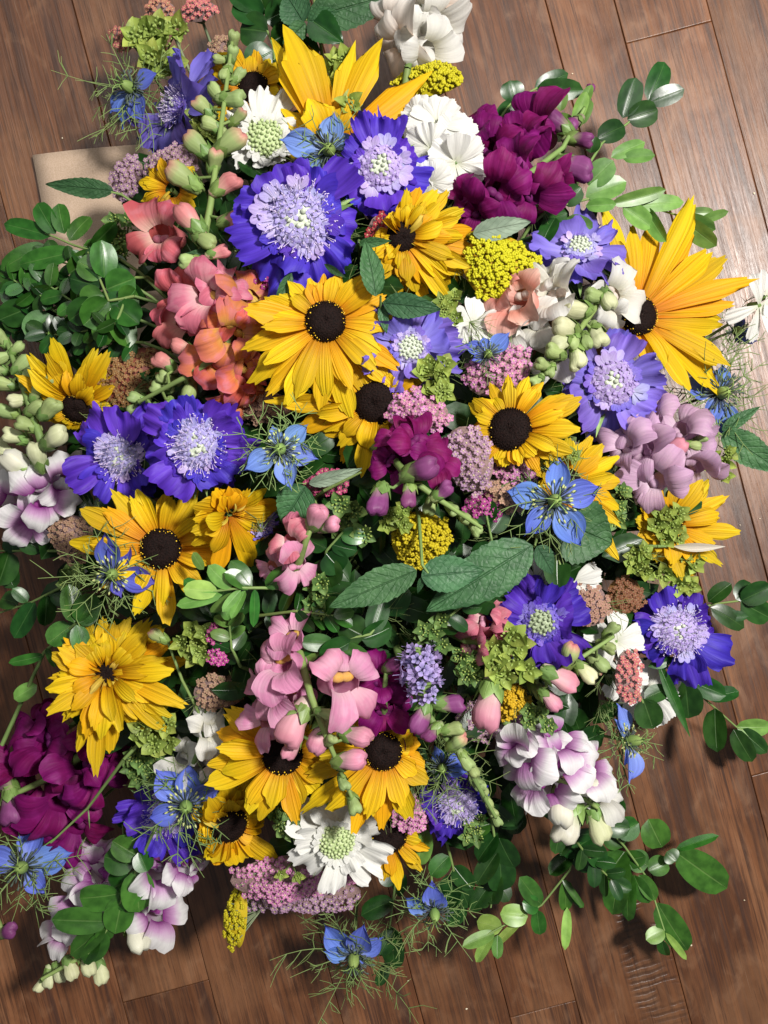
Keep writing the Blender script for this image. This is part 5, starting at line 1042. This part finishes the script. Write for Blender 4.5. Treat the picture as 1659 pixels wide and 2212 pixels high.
sprig('bright glossy box sprig lying over the lower left snapdragon', [(330, 1800, .010), (285, 1900, .024), (230, 2010, .026), (190, 2060, .024)],
      [(290, 1870, 225, 1850, 60), (285, 1895, 240, 1925, 66), (275, 1920, 235, 1825, 0) and (300, 1850, 245, 1815, 56), (290, 1880, 300, 1965, 74), (265, 1935, 250, 2015, 66), (260, 1930, 170, 1945, 60), (235, 1990, 118, 1985, 58, None, -10), (230, 2005, 150, 2060, 50), (225, 2010, 190, 2085, 52), (215, 2020, 180, 2080, 44), (225, 2000, 225, 2030, 40), (300, 1840, 320, 1880, 46), (250, 1960, 320, 1900, 50)], 'box_mid', dz=.004)
sprig('dark box leaves at the left edge beside brownish yarrow', [(130, 1190, -.01), (60, 1190, -.004), (-20, 1190, -.004)],
      [(90, 1190, 45, 1155, 50), (60, 1190, 105, 1160, 44), (20, 1190, -10, 1260, 60), (30, 1195, 20, 1160, 40), (0, 1195, 30, 1270, 50)], 'box_dark', dz=-.004)
sprig('trailing box stem with hanging leaves at the left edge lower down', [(140, 1265, -.01), (70, 1300, -.004), (-20, 1330, -.004)],
      [(100, 1285, 95, 1350, 44), (75, 1300, 30, 1380, 46), (40, 1305, 0, 1290, 46), (60, 1300, 30, 1270, 30, 'box_mid'), (110, 1280, 150, 1300, 40)], 'box_dark', dz=-.004)
sprig('long pale box stem with bright leaves rising along the left side', [(-10, 1640, .0), (40, 1530, .0), (95, 1410, .004), (165, 1345, .022)],
      [(160, 1345, 145, 1265, 50), (168, 1345, 205, 1285, 60), (155, 1350, 105, 1390, 52, 'box_mid'), (165, 1350, 180, 1410, 44), (170, 1345, 210, 1330, 30), (95, 1415, 20, 1432, 24), (80, 1480, 30, 1510, 36, 'box_light'), (100, 1400, 120, 1440, 18)], 'box_mid', dz=.004, r=.0016)
sprig('light green box tip pointing left below the ragged rudbeckia', [(600, 1270, -.004), (520, 1270, .014), (440, 1280, .022)],
      [(500, 1270, 452, 1225, 40, 'box_light'), (545, 1268, 488, 1235, 40, 'box_mid'), (470, 1278, 398, 1270, 44, 'box_lime'), (480, 1285, 385, 1305, 30, 'box_light'), (505, 1280, 455, 1325, 24, 'box_light'), (520, 1275, 480, 1320, 22, 'box_light'), (530, 1275, 500, 1335, 24, 'box_light'), (550, 1272, 545, 1350, 24, 'box_mid'), (440, 1282, 395, 1252, 30, 'box_mid'), (540, 1265, 500, 1210, 44, 'box_mid'), (575, 1270, 620, 1225, 40, 'box_mid'), (440, 1230, 415, 1195, 24, 'box_light')], 'box_light', dz=.006)
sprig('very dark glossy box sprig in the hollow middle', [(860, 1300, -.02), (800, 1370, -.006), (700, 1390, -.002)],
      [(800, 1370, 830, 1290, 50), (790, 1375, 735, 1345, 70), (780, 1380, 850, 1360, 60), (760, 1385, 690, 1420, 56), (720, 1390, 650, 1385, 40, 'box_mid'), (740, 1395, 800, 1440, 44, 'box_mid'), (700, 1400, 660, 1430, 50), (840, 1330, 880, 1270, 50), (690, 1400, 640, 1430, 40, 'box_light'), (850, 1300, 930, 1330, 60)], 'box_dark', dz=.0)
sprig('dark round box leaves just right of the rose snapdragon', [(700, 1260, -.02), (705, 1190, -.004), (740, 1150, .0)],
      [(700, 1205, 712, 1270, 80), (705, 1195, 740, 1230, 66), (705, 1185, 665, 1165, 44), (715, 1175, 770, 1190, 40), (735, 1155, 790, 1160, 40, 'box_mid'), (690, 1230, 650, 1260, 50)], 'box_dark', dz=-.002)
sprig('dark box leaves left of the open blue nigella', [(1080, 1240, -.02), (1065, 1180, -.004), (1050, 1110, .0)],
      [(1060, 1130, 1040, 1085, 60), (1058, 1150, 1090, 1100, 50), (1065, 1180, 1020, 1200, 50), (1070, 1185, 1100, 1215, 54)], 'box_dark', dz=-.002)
sprig('two dark box leaves below the open blue nigella', [(1200, 1180, .002), (1210, 1220, .008)], [(1205, 1190, 1205, 1270, 60, None, 10), (1200, 1195, 1250, 1170, 50)], 'box_dark', dz=.002)
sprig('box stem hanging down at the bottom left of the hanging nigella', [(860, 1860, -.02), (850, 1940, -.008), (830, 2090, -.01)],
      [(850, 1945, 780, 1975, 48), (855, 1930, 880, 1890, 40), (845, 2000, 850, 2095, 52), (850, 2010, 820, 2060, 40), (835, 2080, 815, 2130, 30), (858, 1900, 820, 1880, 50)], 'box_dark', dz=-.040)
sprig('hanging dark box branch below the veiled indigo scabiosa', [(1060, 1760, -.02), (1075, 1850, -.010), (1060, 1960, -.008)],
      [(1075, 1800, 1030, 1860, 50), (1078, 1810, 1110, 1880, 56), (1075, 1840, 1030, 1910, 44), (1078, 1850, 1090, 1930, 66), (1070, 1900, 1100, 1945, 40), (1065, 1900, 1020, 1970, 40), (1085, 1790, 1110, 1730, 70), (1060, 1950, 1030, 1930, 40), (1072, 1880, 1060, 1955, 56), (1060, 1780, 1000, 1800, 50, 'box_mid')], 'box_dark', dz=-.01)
sprig('box leaves drooping beside the small lower-edge nigella', [(960, 1800, -.02), (985, 1900, -.012), (1000, 1980, -.012)],
      [(985, 1890, 960, 1960, 56), (988, 1900, 1010, 1960, 50), (980, 1870, 1020, 1920, 46), (970, 1850, 930, 1890, 44, 'box_mid'), (920, 1790, 900, 1870, 48, 'box_light'), (990, 1930, 980, 2000, 50)], 'box_dark', dz=-.01)
sprig('single box leaf pair right of the salmon yarrow', [(1380, 1500, -.004), (1395, 1530, .0)], [(1390, 1510, 1410, 1570, 62, None, 0), (1392, 1510, 1440, 1490, 40)], 'box_dark', dz=.0)
sprig('dark box leaves under the dusty lilac snapdragon', [(1440, 1100, -.004), (1480, 1080, .004)], [(1455, 1100, 1495, 1050, 44, None, 0), (1460, 1105, 1515, 1085, 40), (1450, 1110, 1420, 1130, 40), (1450, 1090, 1450, 1050, 40)], 'box_dark', dz=.0)
sprig('box leaves at the lower right behind the purple-throated snapdragon', [(1300, 1700, -.02), (1310, 1760, -.012), (1270, 1830, -.012)],
      [(1310, 1760, 1345, 1720, 64), (1300, 1780, 1360, 1790, 50), (1280, 1810, 1230, 1840, 56), (1270, 1820, 1300, 1870, 50), (1260, 1830, 1210, 1830, 50), (1090, 1760, 1060, 1830, 66), (1095, 1750, 1120, 1800, 60)], 'box_dark', dz=-.01)
sprig('big-leaved box sprig under half-covered rudbeckia and white scabiosa', [(270, 1830, -.01), (265, 1780, .0)], [(266, 1790, 262, 1740, 30), (268, 1800, 290, 1850, 40)], 'box_dark', dz=0)
for k, (lab, st, n, ln, m) in enumerate([
    ('dense dark box twig at left just under the long-leaved sprig', [(285, 615, -.012), (200, 585, .004), (110, 560, .006)], 6, 58, ['box_dark']),
    ('crowded box twig in the middle of the left leaf clump', [(300, 690, -.014), (200, 680, .006), (95, 610, .008)], 7, 60, ['box_dark', 'box_mid']),
    ('low box twig over the yellow rudbeckia at left', [(310, 740, -.018), (210, 735, -.004), (100, 720, -.002)], 6, 60, ['box_dark']),
    ('short box twig at the left edge above the green bud spike', [(130, 660, -.016), (60, 690, -.006), (5, 700, -.006)], 4, 58, ['box_dark']),
    ('packed small-leaved box twig along the bottom of the left leaf clump', [(290, 600, -.006), (250, 700, .010), (160, 720, .008)], 7, 50, ['box_dark']),
    ('small-leaved box twig at the very left of the leaf clump', [(170, 600, -.008), (90, 640, .010), (20, 600, .008)], 7, 48, ['box_dark', 'box_mid']),
    ('shaded box twig in the hollow below the rose snapdragon', [(560, 1330, -.012), (640, 1320, .0), (720, 1330, .0)], 5, 58, ['box_dark', 'box_mid']),
    ('shaded box twig under the largest mint leaf', [(900, 1390, -.016), (960, 1340, -.002), (1010, 1300, -.004)], 4, 60, ['box_dark']),
    ('dark box twig behind the broad-leaved lower right branch', [(1200, 1760, -.02), (1270, 1850, -.012), (1320, 1900, -.01)], 5, 62, ['box_dark']),
    ('box twig left of the small plum snapdragon in shade', [(520, 1440, -.016), (500, 1400, -.006), (495, 1340, -.004)], 4, 52, ['box_dark', 'box_light'])]):
    sprig(lab, st, auto_leaves(st, n, ln, 55, True, m, None, 40 + k), m[0], dz=.0, wr=.31)
# mint leaves
sprig('mint sprig with long crinkled leaf pointing left in the middle', [(905, 1120, -.01), (912, 1220, .018), (925, 1238, .018)],
      [(900, 1232, 714, 1310, 78, None, 4), (925, 1240, 990, 1215, 0, 'box_dark') and (910, 1245, 1040, 1235, 84, None, -6), (915, 1245, 905, 1280, 16)], 'mint', dz=.012, name='mint_sprig', kind='mint', group='serrated mint leaves')
sprig('largest crinkled mint leaf below the open blue nigella', [(1160, 1160, -.004), (1155, 1180, .02)],
      [(1150, 1178, 925, 1318, 116, None, 0), (1160, 1180, 1195, 1240, 50)], 'mint', dz=.010, name='mint_sprig', kind='mint', group='serrated mint leaves')
sprig('rounded mint leaf half behind the open blue nigella', [(1200, 1120, -.004), (1215, 1130, .006)], [(1210, 1130, 1325, 1175, 150, None, 0)], 'mint', dz=.006, name='mint_sprig', kind='mint', group='serrated mint leaves')
sprig('narrow mint leaf lying over the kraft paper', [(262, 420, -.008), (240, 415, .0)], [(245, 412, 102, 398, 44, None, 0)], 'mint', dz=.0, name='mint_sprig', kind='mint', group='serrated mint leaves')
sprig('shaded mint leaf below the pale blue nigella', [(690, 1110, -.012), (680, 1080, -.004)], [(660, 1050, 610, 1130, 88, None, 0)], 'mint', dz=.0, name='mint_sprig', kind='mint', group='serrated mint leaves')
sprig('mint leaf pair between the large open and quilled rudbeckias', [(822, 700, -.008), (822, 640, .024)], [(828, 655, 952, 668, 56, None, 0), (812, 640, 790, 520, 54, None, 10), (824, 660, 835, 720, 24)], 'mint', dz=.010, name='mint_sprig', kind='mint', group='serrated mint leaves')
sprig('grey-backed mint leaf below the burgundy snapdragon at upper right', [(1010, 510, -.004), (1020, 505, .008)], [(1022, 505, 1148, 478, 50, None, 0)], 'mint_back', dz=.006, name='mint_sprig', kind='mint', group='serrated mint leaves')
sprig('dark mint leaf reaching off the right edge', [(1540, 930, -.004), (1560, 940, .0)], [(1560, 935, 1690, 1020, 70, None, 0), (1560, 930, 1640, 880, 30)], 'mint', dz=.0, name='mint_sprig', kind='mint', group='serrated mint leaves')
sprig('grey-green mint leaf turned over beneath the curled rudbeckia', [(700, 1060, -.01), (780, 1020, .0)], [(668, 1045, 780, 1010, 34, 'mint_back', 20)], 'mint', dz=.004, name='mint_sprig', kind='mint', group='serrated mint leaves')
sprig('narrow green leaf crossing the coral snapdragon', [(515, 545, -.01), (505, 542, .03)], [(512, 540, 400, 548, 24, None, 0)], 'mint', dz=.012, name='long_leaf', kind='lance', group=None)
sprig('narrow green leaf between violet scabiosa and quilled rudbeckia', [(775, 520, -.01), (775, 527, .03)], [(772, 526, 845, 520, 22, None, 0), (630, 590, 590, 660, 30), (700, 570, 745, 600, 16)], 'mint', dz=.006, name='long_leaf', kind='lance', group=None)
sprig('long grass-like leaf hanging below the clear-standing indigo scabiosa', [(1430, 1420, -.004), (1430, 1430, .0)], [(1420, 1425, 1490, 1590, 24, None, 0), (1400, 1440, 1460, 1420, 24)], 'box_mid', dz=.0, name='long_leaf', kind='lance', group=None)
sprig('thin bare flower stalk lying across the lower left burgundy snapdragon', [(268, 1640, .012), (190, 1745, .018), (110, 1820, .012)], [(190, 1745, 195, 1790, 3), (130, 1805, 90, 1830, 3)], 'box_light', dz=.006, name='flower_stalk', kind='lance', cat='stalk', group=None, r=.0011)
sprig('pale papery dried petal sticking out at the right edge', [(1420, 1180, -.002), (1450, 1180, .004)], [(1455, 1180, 1565, 1182, 22, 'snap_white', 30)], 'snap_white', dz=.004, name='dried_petal', kind='lance', cat='petal', group=None)
# ------------------------------------------------------------------ the leafy mass deep inside the bunch
POLY = [(330, 360), (420, 230), (560, 160), (850, 230), (1000, 330), (1200, 440), (1350, 580), (1400, 800), (1440, 1000), (1430, 1200), (1390, 1400), (1340, 1520), (1230, 1660), (1080, 1770), (900, 1830), (600, 1850), (420, 1750), (230, 1660), (170, 1500), (170, 1250), (110, 1000), (150, 720), (290, 600)]
def inside(x, y):
    c = False; j = len(POLY) - 1
    for i in range(len(POLY)):
        (xi, yi), (xj, yj) = POLY[i], POLY[j]
        if (yi > y) != (yj > y) and x < (xj - xi) * (y - yi) / (yj - yi) + xi: c = not c
        j = i
    return c
rng.seed(99); gs = []; stems = []
while len(gs) < 1500:
    x, y = U(80, 1500), U(130, 1900)
    if not inside(x, y): continue
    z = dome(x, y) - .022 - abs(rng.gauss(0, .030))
    if z < .012: continue
    p0 = P(x, y, z); a = U(0, 6.283); l = U(.018, .034); p1 = p0 + Vector((math.cos(a) * l, math.sin(a) * l, U(-.008, .008)))
    M, g = blade(p0, p1, l * U(.2, .34), U(-40, 40), 'box'); V = g[0]
    sub = sheet(l, l * U(.22, .32), w_oval, 4, 4, b0=U(0, 15), b1=U(-30, 0), fold=U(.05, .3)); gs.append(tf(sub, M))
    if len(gs) % 4 == 0:
        b = BASE + Vector((p0.x * .16, p0.y * .16, .004)); stems.append(tube(bez(p0, p0 + Vector((-p0.x * .1, -p0.y * .1, -.03)), b + Vector((p0.x * .3, p0.y * .3, z * .4)), b, 7), .0011, .0014, 5))
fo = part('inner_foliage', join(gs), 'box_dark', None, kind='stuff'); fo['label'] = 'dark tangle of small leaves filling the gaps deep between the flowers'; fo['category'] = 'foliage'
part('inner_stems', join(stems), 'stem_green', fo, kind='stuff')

snapdragon('lone green bud with plum tip at the left edge over the floor', [(-20, 1960, .0), (5, 2010, .002), (20, 2018, .002)], [], [(14, 2012, 60, 'bud_plum', .004)], 'snap_plum')
plain_mat('crumb', (0.55, 0.45, 0.30), (0.72, 0.64, 0.48), 900, 0.8)
rng.seed(31); cr = []
for x, y in [(1600, 1135), (1640, 1120), (1495, 2040), (1545, 1860), (1610, 1945), (1235, 160), (135, 300), (1005, 2180), (1630, 420), (880, 2120)]:
    l = U(.0012, .0028); cr.append(tf(sheet(l, l * .3, w_oval, 2, 3, b0=U(5, 25), b1=-40), T(*P(x, y, .0012)) @ RZ(U(0, 360))))
co = part('floor_crumbs', join(cr), 'crumb', None, kind='stuff'); co['label'] = 'tiny pale flecks of plant debris scattered on the wooden floor'; co['category'] = 'debris'

# ------------------------------------------------------------------ fine feathery greens threaded through the gaps
rng.seed(123); th = []
while len(th) < 1700:
    x, y = U(100, 1480), U(180, 1860)
    if not inside(x, y): continue
    z = dome(x, y) - U(.004, .022); c = P(x, y, z); a = U(0, 6.283)
    for i in range(9):
        b = a + U(-1.0, 1.0); l = U(.010, .026); d = Vector((math.cos(b), math.sin(b), U(-.1, .5))).normalized(); e = c + d * l
        m = c + d * l * .5 + Vector((U(-1, 1), U(-1, 1), U(-1, 1))) * l * .15; th.append(tube([c, m, e], .00028, .00012, 4))
        f = m + (d + Vector((U(-1, 1), U(-1, 1), U(-.4, .6)))).normalized() * l * .45; th.append(tube([m, (m + f) / 2 + Vector((0, 0, .0006)), f], .0002, .0001, 4))
fe = part('feathery_greens', join(th), 'thread_green', None, kind='stuff'); fe['label'] = 'fine feathery green threads running between the flower heads'; fe['category'] = 'foliage'
